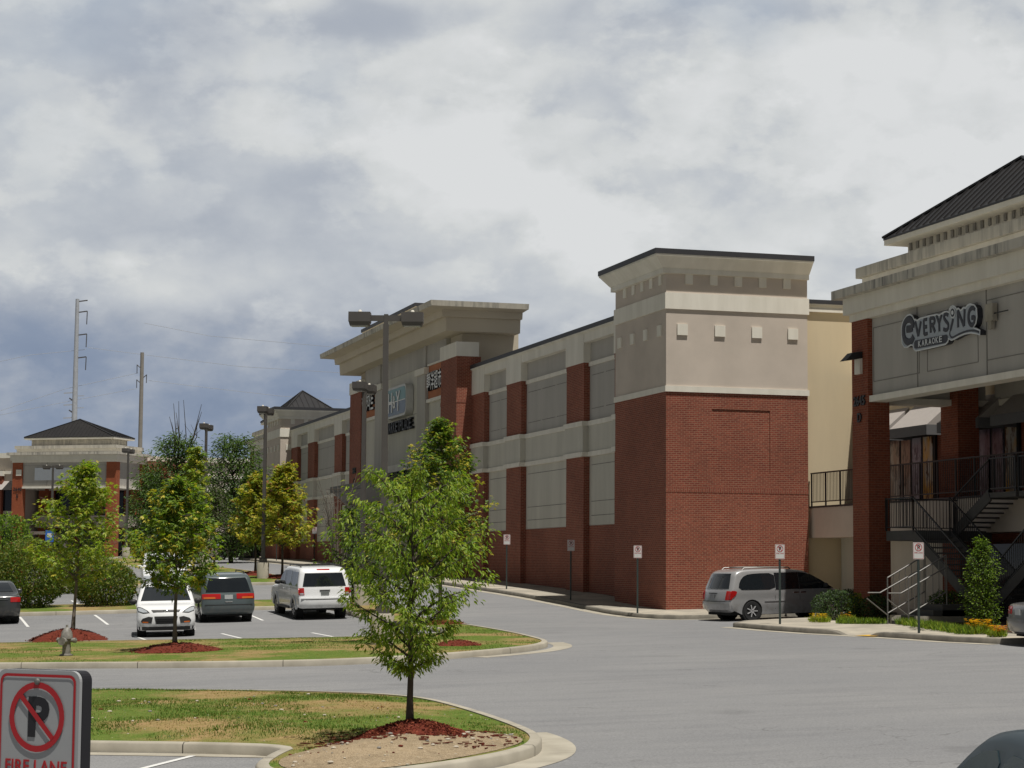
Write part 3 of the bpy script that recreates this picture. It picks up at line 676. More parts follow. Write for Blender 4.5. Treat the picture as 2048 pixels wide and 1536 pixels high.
for y in (-4.6,-8.3,-12.0,-16.0,-20.0): awning(y,y-2.9)
# ---------------------------------------------------------------- pavilions with hip roofs
def pavilion(name,label,loc,rz,Ls,Ds,stairs,zs=0,num=None,roofh=2.45,back=False,colb=None,brk=None):
    """local frame: road face on the plane y=0 looking to -y, x from 0 (far column) to Ls, depth y 0..Ds; z=0 at ground"""
    T=thing(name,label,'building',loc,rz)
    def p(nm,m,mat,par=T): return m.build(nm,mat,par)
    for x in ([0,Ls-1.05] ):
        for y in (0,colb or Ds-.75):
            m=MB(); m.box(x,x+1.1,y,y+.72,-.6,9.3); cp=p('brick_column',m,brk or mBrickP)
    m=MB(); m.box(.9,Ls-.9,.16,.55,6.92,9.45); m.box(.16,.6,.7,Ds-.7,6.92,9.45); m.box(Ls-.6,Ls-.16,.7,Ds-.7,6.92,9.45); m.box(.9,Ls-.9,Ds-.55,Ds-.16,6.92,9.45); fs=p('fascia_wall',m,mGrey)
    m=MB(); m.box(.55,Ls-.55,.04,.62,6.73,6.92); m.box(.02,.7,.66,Ds-.66,6.73,6.92); m.box(Ls-.7,Ls-.02,.66,Ds-.66,6.73,6.92); m.box(.55,Ls-.55,Ds-.62,Ds-.04,6.73,6.92); p('beam_trim',m,mIvory)
    m=MB(); m.box(.3,Ls-.3,.3,Ds-.3,8.9,9.0); p('ceiling',m,mGrey)
    for x in (Ls*.33,Ls*.66):
        m=MB(); m.box(x-.02,x+.02,.145,.17,6.95,9.4); p('joint_line',m,mJoint,fs)
    for i in range(3):
        a=.95+i*(Ls-1.9)/3+.25; b=.95+(i+1)*(Ls-1.9)/3-.25
        m=MB()
        for z in (7.35,9.0): m.box(a,b,.148,.17,z-.012,z+.012)
        for x in (a,b): m.box(x-.012,x+.012,.148,.17,7.35,9.0)
        p('panel_joint',m,mJoint,fs)
    def rg(m,o,z0,z1): m.box(-o,Ls+o,-o,Ds+o,z0,z1)
    m=MB(); rg(m,.05,9.3,9.52); rg(m,.2,9.52,10.03); rg(m,-.25,10.36,10.66); p('cornice_band',m,mIvory)
    m=MB(); rg(m,.47,10.03,10.30); rg(m,-.1,10.66,10.98); m.box(1.3,Ls-1.3,1.3,Ds-1.3,10.98,11.66); p('cornice_fascia',m,mStainG)
    e=.82; m=MB(); m.box(e-.06,Ls-e+.06,e-.06,Ds-e+.06,11.64,11.80); p('eave_trim',m,mIvory)
    n=22
    for i in range(n if rz<-1.5 and loc[1]<50 else 0):
        x=1.3+(i+.35)*(Ls-2.6)/n; m=MB(); m.box(x,x+.14,1.26,1.3,11.42,11.64); p('vent_block',m,mJoint)
    x0,x1,y0,y1=e-.08,Ls-e+.08,e-.08,Ds-e+.08; ax,ay=Ls/2,Ds/2; z0=11.8; z1=11.85+roofh
    m=MB(); m.add([(x0,y0,z0),(x1,y0,z0),(x1,y1,z0),(x0,y1,z0),(x0,y0,z0+.06),(x1,y0,z0+.06),(x1,y1,z0+.06),(x0,y1,z0+.06),(ax,ay,z1)],[(0,3,2,1),(0,1,5,4),(1,2,6,5),(2,3,7,6),(3,0,4,7),(4,5,8),(5,6,8),(6,7,8),(7,4,8)]); rf=p('hip_roof',m,mRoof)
    m=MB()
    for (qa,qb) in (((x0,y0),(x1,y0)),((x1,y0),(x1,y1)),((x1,y1),(x0,y1)),((x0,y1),(x0,y0))):
        A=Vector((*qa,z0+.06)); B=Vector((*qb,z0+.06)); O=Vector((ax,ay,z1)); L=(B-A).length; k=int(L/.42); mid=(A+B)/2
        for i in range(1,k):
            t=i/k; s=1-abs(2*t-1); q=A.lerp(B,t); top=q+(O-mid)*(s)
            if (top-q).length>.3: m.bar(q+Vector((0,0,.02)),q.lerp(top,.985)+Vector((0,0,.02)),.03,.05)
        m.bar(A+Vector((0,0,.03)),O+Vector((0,0,.03)),.12,.06)
    p('roof_seams',m,mRoof,rf)
    if back:
        m=MB(); m.box(-2,Ls+3,Ds+.2,Ds+9,-1,9.2); p('back_wall',m,mBrickP); m=MB(); m.box(.2,Ls+2,Ds-1.6,Ds+.2,2.95,4.15); p('gallery_slab',m,mStucco)
        for x in (1.4,4.2,7.0): m=MB(); m.box(x,x+2.2,Ds+.12,Ds+.2,4.2,6.7); p('window',m,mGlassD); m=MB(); m.box(x,x+2.2,Ds+.12,Ds+.2,-.5,2.7); p('window',m,mGlassD)
        m=MB(); m.box(.9,3.4,1.2,2.6,2.2,2.5); m.bar((3.4,1.9,2.35),(7.6,1.9,-.2),1.3,.3); p('stair_flight',m,mStucco)
    return T
# near pavilion: local x runs towards the camera (-Y), local y into the block (+X)
NP=pavilion('stair_pavilion','brick columned pavilion with layered cornice and dark metal hip roof above the stairs',(2.97,-9.82,-.02),-PI/2,12.3,5.0,True,roofh=1.66,colb=3.05); NP.scale=(1.083,1.083,1.083)
def L2W(T,v): return T.matrix_world@Vector(v)
FPm=Matrix.Translation((.2,102.5,2.75))
FP=pavilion('stair_pavilion','far pavilion whose dark hip roof peeks over the wall beside the far tower',(1.9,107.2,2.45),-PI/2,11.4,6.9,False)
_c=at(228,1100,205); _d=Vector((math.cos(R(-35)),math.sin(R(-35))))
WP=pavilion('stair_pavilion','distant pavilion at left with white banner and low dark hip roof',(_c.x-11.6*_d.x,_c.y-11.6*_d.y,2.75),R(-35),11.6,5.8,False,roofh=1.9,back=True,brk=mBrickW)
# ---------------------------------------------------------------- lettering
def textmesh(body,size,ext=0.0,align='CENTER',bold=0.0,spacing=1.0):
    c=bpy.data.curves.new('t','FONT'); c.body=body; c.size=size; c.extrude=ext; c.align_x=align; c.offset=bold; c.space_character=spacing; c.resolution_u=3
    o=bpy.data.objects.new('t',c); COL.objects.link(o); dg=bpy.context.evaluated_depsgraph_get(); dg.update()
    me=bpy.data.meshes.new_from_object(o.evaluated_get(dg)); bpy.data.objects.remove(o); bpy.data.curves.remove(c); return me
def text(body,size,mat,name,parent,Mx,ext=.01,bold=0.0,fit=None,spacing=1.0,mat2=None):
    me=textmesh(body,size,ext,'CENTER',bold,spacing)
    xs_=[v.co.x for v in me.vertices]; ys_=[v.co.y for v in me.vertices]
    cx,cy=(min(xs_)+max(xs_))/2,(min(ys_)+max(ys_))/2; w_,h_=max(xs_)-min(xs_),max(ys_)-min(ys_)
    S=Matrix.Diagonal((fit[0]/w_,fit[1]/h_,1,1)) if fit else Matrix.Identity(4)
    me.transform(Mx@S@Matrix.Translation((-cx,-cy,0)))
    me.materials.clear(); me.materials.append(mat)
    if mat2:
        me.materials.append(mat2)
        nrm=(Mx.to_3x3()@Vector((0,0,1))).normalized()
        for p in me.polygons: p.material_index=0 if p.normal.dot(nrm)>.9 else 1
    return link(name,me,parent)
def face(X,Y,Z,normal='-X'):        # matrix: text on a wall
    if normal=='-X': m=Matrix(((0,0,-1,X),(-1,0,0,Y),(0,1,0,Z),(0,0,0,1)))
    else: m=Matrix(((1,0,0,X),(0,0,-1,Y),(0,1,0,Z),(0,0,0,1)))          # faces -Y
    return m
mLetW=flat('white_letter_face',(.75,.75,.73)); mLetK=flat('black_letter_return',(.015,.015,.018))
# Korean and Chinese channel letters, the rounded H&Y box sign and the black wordmark
s1=thing('wall_sign','row of white Chinese characters with black sides on the near orange panel','wall sign',(.2,35.6,11.9))
for i,ch in enumerate('韓洋超市'):
    text(ch,1.0,mLetW,'character',s1,face(-.05,1.22-.83*i,0),ext=.12,bold=.012,fit=(.76,1.02),mat2=mLetK)
s2=thing('wall_sign','row of white Korean characters with black sides on the far orange panel','wall sign',(.2,52.1,11.9))
for i,ch in enumerate('한양마트'):
    text(ch,1.0,mLetW,'character',s2,face(-.05,1.22-.83*i,0),ext=.12,bold=.012,fit=(.76,1.02),mat2=mLetK)
def rrect(y0,y1,z0,z1,r,n=6):
    out=[]
    for cx,cz,a0 in ((y1-r,z1-r,0),(y0+r,z1-r,90),(y0+r,z0+r,180),(y1-r,z0+r,270)):
        out+=[(cx+r*math.cos(R(a0+90*i/n)),cz+r*math.sin(R(a0+90*i/n))) for i in range(n+1)]
    return out
s3=thing('wall_sign','rounded blue green box sign reading H&Y over the store entrance','wall sign',(.25,43.85,11.3))
m=MB(); m.prism(rrect(-2.75,2.75,-.9,.9,.5),-.42,0,'x'); s3b=m.build('sign_box',flat('white_sign_box',(.55,.55,.53)),s3)
mTeal=flat('teal_sign_face',(.19,.34,.36)); mSlate=flat('slate_sign_face',(.20,.25,.34))
up=[p for p in rrect(-2.6,2.6,-.76,.76,.4) if p[1]>0]; lo=[p for p in rrect(-2.6,2.6,-.76,.76,.4) if p[1]<0]
m=MB(); m.prism([(2.6,.0)]+up+[(-2.6,.0)],-.44,-.42,'x'); m.build('upper_face',mTeal,s3)
m=MB(); m.prism([(-2.6,-.0)]+lo+[(2.6,-.0)],-.44,-.42,'x'); m.build('lower_face',mSlate,s3)
m=MB(); m.box(-.46,-.44,-2.55,2.55,-.03,.03); m.build('sign_line',mLetW,s3)
for ch,y,wd,h in (('H',.95,1.0,1.15),('&',0,.62,.75),('Y',-.95,1.0,1.15)):
    text(ch,1.2,mLetW,'letter',s3,face(-.47,y,0),ext=.01,bold=.012,fit=(wd,h))
s4=thing('wall_sign','black MARKETPLACE wordmark below the rounded sign','wall sign',(.25,43.9,9.93))
for i,ch in enumerate('MARKETPLACE'):
    text(ch,.8,mLetK,'letter',s4,face(-.10,2.75-.55*i,0),ext=.09,bold=.015,fit=(.46,.64))
m=MB(); m.box(-.18,0,-3.15,-3.05,-.3,-.2); m.build('trademark_dot',mLetK,s4)
s5=thing('building_number','black street number on the far brick pilaster of the entrance','number',(0,55.4,7.6))
text('2605',.5,mLetK,'digits',s5,face(-.03,0,.25),ext=.02,bold=.01); text('C',.5,mLetK,'digits',s5,face(-.03,0,-.42),ext=.02,bold=.01)
# ---- karaoke sign traced on the fascia plane (real size about 4.7 m)
KX=2.99
def kp(zx,zy): y,z=onx(1780+zx/9.309,590+zy/9.309,KX); return (y,z)
ks=thing('karaoke_sign','silver and charcoal EVERYSING KARAOKE sign on the grey pavilion fascia','wall sign',(KX,-16.0,9.2))
def kbuild(name,m,mat):
    m.v=[v-Vector((KX,-16.0,9.2)) for v in m.v]; return m.build(name,mat,ks)
OUT=[(240,700),(242,600),(258,520),(295,445),(345,385),(400,362),(440,385),(462,425),(480,462),(505,455),(530,480),(560,455),(595,435),(640,425),(700,408),(740,395),(820,380),(870,368),(900,362),(950,375),(1000,340),(1030,318),(1085,308),(1125,328),(1132,275),(1158,222),(1200,203),(1248,230),(1265,262),(1300,250),(1345,290),(1372,262),(1400,232),(1432,242),(1470,192),(1520,168),(1600,190),(1638,250),(1648,400),(1625,530),(1580,610),(1640,630),(1702,660),(1700,745),(1640,718),(1540,703),(1420,722),(1320,765),(1230,815),(1172,840),(1120,812),(1105,870),(1062,915),(900,955),(700,1000),(510,1040),(470,1010),(458,945),(420,928),(345,975),(290,968),(252,900)]
mSil=flat('silver_sign_face',(.36,.40,.44)); mEdge=flat('pale_sign_edge',(.62,.65,.67)); mChar=flat('charcoal_letter',(.028,.03,.04))
poly=[kp(*p) for p in OUT]
m=MB(); m.prism(poly,KX-.04,KX+.28-.06,'x'); kbuild('sign_box',m,mChar)
def prismx(m,pl,x0,x1):
    r=geometry.delaunay_2d_cdt([Vector(p) for p in pl],[(i,(i+1)%len(pl)) for i in range(len(pl))],[],1,1e-6)
    m.add([(x0,q.x,q.y) for q in r[0]],[tuple(f) for f in r[2]]); return m
m=MB(); prismx(m,poly,KX-.045,0); kbuild('sign_face',m,mSil)
def stroke(m,pts,wd,x0,th=.012,closed=False,cap=6):
    P_=[Vector(kp(*p)) for p in pts]
    if not closed and len(P_)>2: 
        Q=[P_[0]]
        for i in range(len(P_)-1):
            a=P_[max(0,i-1)];b=P_[i];c=P_[i+1];d=P_[min(len(P_)-1,i+2)]
            for k in (1,2,3): 
                t=k/3; Q.append(.5*((2*b)+(c-a)*t+(2*a-5*b+4*c-d)*t*t+(3*b-a-3*c+d)*t**3))
        P_=Q
    m.tube([(x0,p.x,p.y) for p in (P_+[P_[0]] if closed else P_)],wd/2,8)
def flatten(m,x0,th):
    m.v=[Vector((x0+(v.x-x0)*th,v.y,v.z)) for v in m.v]
m=MB(); stroke(m,OUT,.055,KX-.05,closed=True); flatten(m,KX-.05,.5); kbuild('sign_edge',m,mEdge)
LET={'e':([[(335,640),(400,632),(448,612)],[(448,612),(446,520),(400,455),(335,470),(285,570),(278,720),(310,840),(375,880),(430,850),(465,770)]],.36),
'V':([[(495,500),(552,765)],[(552,765),(600,490)]],.21),'E':([[(652,465),(662,735)],[(652,462),(715,448)],[(658,600),(715,590)],[(662,735),(725,718)]],.19),
'R':([[(772,430),(785,705)],[(772,428),(835,430),(858,490),(830,550),(785,560)],[(815,560),(865,690)]],.20),'Y':([[(892,378),(940,525)],[(988,365),(940,525)],[(940,525),(945,680)]],.20),
'S':([[(1112,375),(1060,352),(1028,412),(1062,480),(1108,540),(1108,615),(1070,655),(1020,635)]],.19),'i':([[(1200,445),(1180,540),(1150,655)]],.19),
'N':([[(1295,605),(1288,290)],[(1288,290),(1405,580)],[(1405,580),(1415,265)]],.20),'G':([[(1612,262),(1570,238),(1515,278),(1488,380),(1498,500),(1542,560),(1588,530),(1602,425),(1545,425)]],.23)}
for ch,(ss,wd) in LET.items():
    m=MB()
    for st in ss: stroke(m,st,wd*.66,KX-.05)
    flatten(m,KX-.05,.16); kbuild('letter',m,mChar)
def circ(cx,cy,rx,ry_,n=20): return [(cx+rx*math.cos(2*PI*i/n),cy+ry_*math.sin(2*PI*i/n)) for i in range(n)]
m=MB(); prismx(m,[kp(*p) for p in circ(1195,330,56,105)],KX-.052,0); prismx(m,[kp(*p) for p in circ(1195,330,38,78)],KX-.060,0); kbuild('microphone_disc',m,mChar)
m=MB(); stroke(m,circ(1195,330,47,92),.05,KX-.055,closed=True); flatten(m,KX-.055,.3); kbuild('microphone_ring',m,mEdge)
m=MB(); prismx(m,[kp(*p) for p in circ(1195,330,22,42)],KX-.064,0); kbuild('microphone_centre',m,mEdge)
m=MB(); stroke(m,[(1150,660),(1138,735),(1182,792),(1300,735),(1450,675),(1580,662),(1690,692)],.06,KX-.05); flatten(m,KX-.05,.3); kbuild('swoosh_line',m,mChar)
pl=[kp(*p) for p in [(478,890),(500,848),(1080,738),(1104,765),(1100,845),(1062,895),(510,1003),(482,980)]]
m=MB(); prismx(m,pl,KX-.056,0); kbuild('name_plaque',m,mChar)
a=Vector(kp(560,915)); b=Vector(kp(1015,815)); mid=(a+b)/2; ln_=(b-a).length
for i,ch in enumerate('KARAOKE'):
    q=a.lerp(b,(i+.5)/7); text(ch,.4,mEdge,'letter',ks,face(-.075,q.x+16.0,q.y-9.2),ext=.004,bold=.008,fit=(ln_/7*.80,.19))
# wall lantern and street number on the pavilion column
wl=thing('wall_lamp','dark shielded wall lamp with pale backing box on the brick column','wall lamp',(2.97,-10.42,8.64))
m=MB(); m.add([(-.02,-.24,.12),(-.02,.24,.12),(-.62,.24,.02),(-.62,-.24,.02),(-.02,-.24,.34),(-.02,.24,.34),(-.35,.22,.30),(-.35,-.22,.30)],[(0,1,2,3),(4,7,6,5),(0,4,5,1),(1,5,6,2),(2,6,7,3),(3,7,4,0)]); m.build('lamp_shade',mBlackM,wl)
m=MB(); m.box(-.10,0,-.2,.2,-.40,.12); m.build('backing_box',mIvory,wl)
bn=thing('building_number','black 2645 D street number on the pavilion column','number',(2.97,-10.42,7.15))
text('2645',.42,mLetK,'digits',bn,face(-.03,0,.2),ext=.02,bold=.012,fit=(.86,.34)); text('D',.42,mLetK,'digits',bn,face(-.03,0,-.36),ext=.02,bold=.012)
sb=thing('sign_ballast','small pale junction box beside the karaoke sign','junction box',(3.1,-19.1,9.31)); m=MB(); m.box(-.16,0,-.22,.22,-.26,.26); m.box(-.14,-.02,-.1,.1,-.5,-.26); m.build('box',mConc,sb); m=MB(); m.tube([(-.1,-.2,-.05),(-.1,-1.0,-.05)],.02,6); m.build('conduit',mBlackM,sb)
# banner on the distant pavilion
d_=Vector((_d.x,_d.y,0)); n_=Vector((_d.y,-_d.x,0))
bq=WP.location+d_*5.6+n_*(-.10)+Vector((0,0,8.15)); bnr=thing('banner','white fabric banner tied across the distant pavilion front','banner',bq,R(-35))
m=MB(); m.box(-3.1,3.1,-.06,-.03,-.62,.62); m.build('cloth',flat('banner_cloth',(.62,.66,.72)),bnr)
for sgn,xx in ((1,.55),(1,9.2)):
    q=WP.location+d_*(xx+.2)+n_*.03+Vector((0,0,8.3)); t=thing('accent_tile','pale square tile on the distant pavilion %s column'%('left' if xx<3 else 'right'),'tile',q,R(-35)); m=MB(); m.box(-.3,.3,-.05,0,-.3,.3); m.build('tile',mIvory,t)
q=WP.location+d_*.65+n_*.03+Vector((0,0,6.4)); wn=thing('building_number','black street number on the distant pavilion left column','number',q,R(-35))
text('2640',.5,mLetK,'digits',wn,Matrix.Translation((0,-.02,.25))@Matrix.Rotation(PI/2,4,'X'),ext=.01,bold=.01); text('E',.5,mLetK,'digits',wn,Matrix.Translation((0,-.02,-.4))@Matrix.Rotation(PI/2,4,'X'),ext=.01,bold=.01)
# ---------------------------------------------------------------- stairs inside the near pavilion
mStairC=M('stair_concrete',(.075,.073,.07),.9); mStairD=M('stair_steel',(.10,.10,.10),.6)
def railing(m,a,b,h=1.05,sp=.12,r=.012,posts=True):
    a=Vector(a);b=Vector(b); U=Vector((0,0,1)); m.bar(a+U*h,b+U*h,.045,.04); m.bar(a+U*.12,b+U*.12,.03,.03)
    L=(b-a).xy.length; k=max(1,int(L/sp))
    for i in range(k+1):
        q=a.lerp(b,i/k); m.bar(q+U*.12,q+U*h,r*1.4,r*1.4)
    for q in (a,b): m.bar(q,q+U*(h+.03),.045,.045)
def stairs(name,label,yl,sg,x0,x1,ztop,n,lenr):
    """landing at yl, flight going sg along Y, from ztop down n risers"""
    T=thing(name,label,'staircase',(x0,yl,.15)); off=Vector((x0,yl,.15))
    def p(nm,m,mat): m.v=[v-off for v in m.v]; return m.build(nm,mat,T)
    m=MB(); m.box(x0,x1+1.5,min(yl,yl-sg*1.9),max(yl,yl-sg*1.9),ztop-.32,ztop); p('landing',m,mStairC)
    rz_=ztop-.15; rise=rz_/n; run=lenr/n
    m=MB()
    for i in range(n):
        a=yl+sg*run*i; b=yl+sg*run*(i+1); m.box(x0+.06,x1-.06,min(a,b),max(a,b),ztop-rise*(i+1)-.05,ztop-rise*(i+1))
    p('treads',m,mStairC)
    m=MB()
    for x in (x0,x1): m.bar((x+.02,yl,ztop-.17),(x+.02,yl+sg*lenr,.15),.06,.34)
    p('stringers',m,mStairC)
    m=MB()                                    # upper flight to the gallery
    nu=8; ru=(4.15-ztop)/nu; xr0,xr1=x1+.15,x1+1.5
    for i in range(nu): 
        a=yl+sg*.29*i; b=yl+sg*.29*(i+1); m.box(xr0,xr1,min(a,b),max(a,b),ztop+ru*(i+1)-.05,ztop+ru*(i+1))
    m.bar((xr0,yl,ztop-.1),(xr0,yl+sg*.29*nu,4.05),.06,.34); m.box(xr0,6.0,min(yl+sg*2.32,yl+sg*3.9),max(yl+sg*2.32,yl+sg*3.9),3.98,4.14); p('upper_flight',m,mStairC)
    m=MB(); railing(m,(x0,yl-sg*1.9,ztop),(x0,yl,ztop)); railing(m,(x0,yl,ztop),(x0,yl+sg*lenr,.2)); railing(m,(x1,yl,ztop),(x1,yl+sg*lenr,.2)); railing(m,(x0,yl-sg*1.88,ztop),(x1+1.5,yl-sg*1.88,ztop))
    railing(m,(xr0,yl,ztop),(xr0,yl+sg*2.32,4.15)); railing(m,(xr0,yl+sg*2.32,4.15),(xr0,yl+sg*3.9,4.15)); p('railings',m,mRail)
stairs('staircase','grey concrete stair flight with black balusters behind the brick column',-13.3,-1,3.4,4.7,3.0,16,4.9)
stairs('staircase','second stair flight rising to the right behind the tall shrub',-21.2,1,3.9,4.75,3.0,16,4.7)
# entry steps and their pale handrails
es=thing('entry_steps','short concrete entry steps rising from the sidewalk beside the column','steps',(.8,-17.05,.05))
m=MB()
for i in range(4): m.box(.15+.31*i,2.6,-1.0,.45,-.2,.05+.165*(i+1)-.05)
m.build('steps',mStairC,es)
m=MB(); m.box(.15,2.6,-1.12,-1.0,-.2,.32); m.build('cheek_wall',mConc,es); m=MB(); m.box(.15,2.6,.45,.57,-.2,.32); m.build('cheek_wall',mConc,es)
for lab,yy in (('pale steel handrail on the far side of the entry steps',-16.65),('pale steel handrail on the near side of the entry steps',-18.0)):
    h=thing('handrail',lab,'handrail',(.8,yy,.07)); m=MB()
    pr=lambda a,b,r=.022: m.tube([a,b],r,6)
    pr((-.0,0,0),(-.0,0,1.42)); pr((-.0,0,1.42),(1.25,0,2.10)); pr((-.65,0,.97),(-.25,0,.97)); pr((-.25,0,.97),(1.3,0,1.78)); pr((0,0,.36),(1.25,0,1.02)); pr((-.68,0,.8),(0,0,.3),.018)
    for i in range(1,7): x=.2*i; pr((x,0,.36+x*.53),(x,0,1.42+x*.54),.012)
    pr((1.25,0,.4),(1.25,0,2.10)); m.build('rails',mGalv,h,40)
# ---------------------------------------------------------------- no parking signs
mSignW=flat('sign_white',(.62,.63,.62),.35); mPost=M('green_sign_post',(.03,.045,.042),.5)
mSignG=flat('shaded_sign_white',(.36,.37,.38),.4)  # sign white darkened: shade on the near panel is put into its colour
def signface(par,s=1.0,y=-.0,pm=None):
    """12 x 18 inch panel centred on local origin, facing -y"""
    w_,h_=.305*s,.457*s
    m=MB(); m.prism(rrect(-w_/2,w_/2,-h_/2,h_/2,.03*s),y,y+.012,'y'); pn=m.build('panel',pm or mSignW,par)
    m=MB(); o=rrect(-w_/2+.012*s,w_/2-.012*s,-h_/2+.012*s,h_/2-.012*s,.024*s); i_=rrect(-w_/2+.020*s,w_/2-.020*s,-h_/2+.020*s,h_/2-.020*s,.018*s); n=len(o)
    m.add([(p[0],y-.002,p[1]) for p in o]+[(p[0],y-.002,p[1]) for p in i_],[(k,(k+1)%n,n+(k+1)%n,n+k) for k in range(n)]); m.build('border',mRed,pn)
    c=.092*s; r1=.102*s; r0=.084*s
    m=MB(); n=32; m.add([(r1*math.cos(2*PI*k/n),y-.0035,c+r1*math.sin(2*PI*k/n)) for k in range(n)]+[(r0*math.cos(2*PI*k/n),y-.0035,c+r0*math.sin(2*PI*k/n)) for k in range(n)],[(k,(k+1)%n,n+(k+1)%n,n+k) for k in range(n)])
    t=.008*s; a=R(135); dx,dz=math.cos(a),math.sin(a); ex,ez=-dz,dx
    m.add([(dx*r0*q+ex*t*k,y-.004,c+dz*r0*q+ez*t*k) for q,k in ((1.02,1),(1.02,-1),(-1.02,-1),(-1.02,1))],[(0,1,2,3)]); m.build('prohibition_ring',mRed,pn)
    RX=Matrix.Rotation(PI/2,4,'X')
    text('P',.1,mBlackP,'letter',pn,Matrix.Translation((0.006*s,y-.0015,c))@RX,ext=.0005,bold=.004*s,fit=(.078*s,.118*s))
    text('FIRE LANE',.05,mRed,'lettering',pn,Matrix.Translation((0,y-.0015,-.052*s))@RX,ext=.0005,bold=.0006*s,fit=(.228*s,.038*s))
    return pn
def nosign(label,X,Y,z0,rz=-.12,top=2.45,grp='no parking signs along the kerb'):
    T=thing('no_parking_sign',label,'parking sign',(X,Y,z0),rz,grp)
    signface_=signface
    e=bpy.data.objects.new('sign_plate',None)
    pn=signface(T); pn.location=(0,-.03,top-.23)
    m=MB(); m.box(-.028,.028,-.016,-.012,-.1,top-.03); m.box(-.03,-.024,-.016,.022,-.1,top-.03); m.box(.024,.03,-.016,.022,-.1,top-.03); m.build('post',mPost,T)
    return T
def sgp(px,py): q=grd(px,py,.15); return q.x,q.y,gz(q.x,q.y)+.14
LABS=[('no parking sign on the sidewalk in front of the entry steps',1838,1266),('no parking sign standing in front of the silver minivan',1560,1248),('no parking sign beside the near tower corner',1275,1226),('shaded grey no parking sign in the tower shadow on the sidewalk',1131,1200),('sunlit no parking sign by the second brick pilaster from the tower',1013,1178)]
protoS=None
for lab,px,py in LABS:
    x,y,z=sgp(px,py)
    if protoS is None: protoS=nosign(lab,x,y,z)
    else:
        c=copy_tree(protoS); c.location=(x+(.22 if 'shaded' in lab else 0),y,z); c['label']=lab
for lab,yy in (('grey no parking sign far along the kerb left of the bare shrub',62.0),('no parking sign hidden behind the yellow maple near the far wing',76.0),('farthest no parking sign post by the end of the store',86.0)):
    c=copy_tree(protoS); c.location=(-1.2,yy,gz(-1.2,yy)+.14); c['label']=lab
# big sign right in front of the camera
q=at(93,1495,6.2); FS=thing('fire_lane_sign','large red bordered FIRE LANE sign close in the lower left corner','fire lane sign',(q.x,q.y,-.75),R(-16.45-30+3))
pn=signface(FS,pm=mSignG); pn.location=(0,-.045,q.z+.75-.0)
m=MB(); m.prism(rrect(-.1525,.1525,-.2285,.2285,.03),-.012,.030,'y'); bp=m.build('backing_panel',mBlackP,FS); bp.location=(0,-.018,q.z+.75)
m=MB(); m.box(-.03,.03,.014,.05,-.3,q.z+.75+.2); m.build('post',mPost,FS)
m=MB(); m.sphere((0,-.05,.75+q.z+.195),(.010,.007,.010)); m.build('bolt',mGalv,FS)
# ---------------------------------------------------------------- parking lot lamps
def lamp(label,X,Y,zg,rz,base=True,two=True,H=8.66,hw=.56,arm=.43,pole=.075):
    T=thing('parking_lot_lamp',label,'street lamp',(X,Y,zg),rz,'parking lot lamps')
    if base: m=MB(); m.lathe([(.31,-.3),(.31,.82),(.28,.86),(0.0,.86)],20); m.build('concrete_base',mConc,T,40)
    m=MB(); m.box(-.17,.17,-.17,.17,.86,1.05); m.build('base_cover',mBronze,T)
    m=MB(); m.frustum((-.09,.09,-.09,.09,1.05),(-.072,.072,-.072,.072,H-.15)); m.build('pole',mBronze,T)
    m=MB(); m.box(-.055,.055,-.055,.055,H-.15,H+.12); m.box(-arm,arm,-.045,.045,H-.06,H+.09); m.build('arm',mBronze,T)
    for sg in (-1,1):
        x0=sg*(arm-.02); x1=sg*(arm+hw)
        m=MB(); m.box(min(x0,x1),max(x0,x1),-.24,.24,H-.10,H+.16); m.frustum((min(x0,x1)+.01,max(x0,x1)-.01,-.23,.23,H-.102),(min(x0,x1)+.03,max(x0,x1)-.04,-.2,.2,H-.19)); hd=m.build('lamp_head',mBronze,T)
        m=MB(); m.box(min(x0,x1)+.07,max(x0,x1)-.08,-.15,.15,H-.21,H-.191); m.build('lens',flat('lamp_lens',(.35,.34,.32),.2) if 'lamp_lens' not in bpy.data.materials else bpy.data.materials['lamp_lens'],hd)
        m=MB(); m.lathe([(.05,H+.16),(.05,H+.21),(.03,H+.235),(0.0,H+.235)],10,c=((x0+x1)/2,0,0)); m.build('photocell',mIvory,hd,40)
    return T
LP=lamp('nearest twin head lamp, tall bronze pole on the grass island behind the young tree',-15.45,-19.9,H1(-15.45,-19.9)-.05,R(-16.5))
for lab,x,y,hf,rz in (('second lamp pole along the fire lane, close behind the nearest lamp',-10.0,7.4,H1,R(62)),('lamp on a round concrete base among the yellow maples',-9.55,33.0,H3,R(68)),('lamp rising behind the large dark trees',-9.45,54.9,H3,R(70)),('slim lamp in front of the distant pavilion column',-9.6,97.6,H4,R(66)),('faint lamp in front of the white banner',-13.2,130,gz,R(-35)),('farthest lamp pole at the left behind the pale green tree',-21.5,122,gz,R(30))):
    c=copy_tree(LP); c.location=(x,y,hf(x,y)-.05); c.rotation_euler.z=rz; c['label']=lab
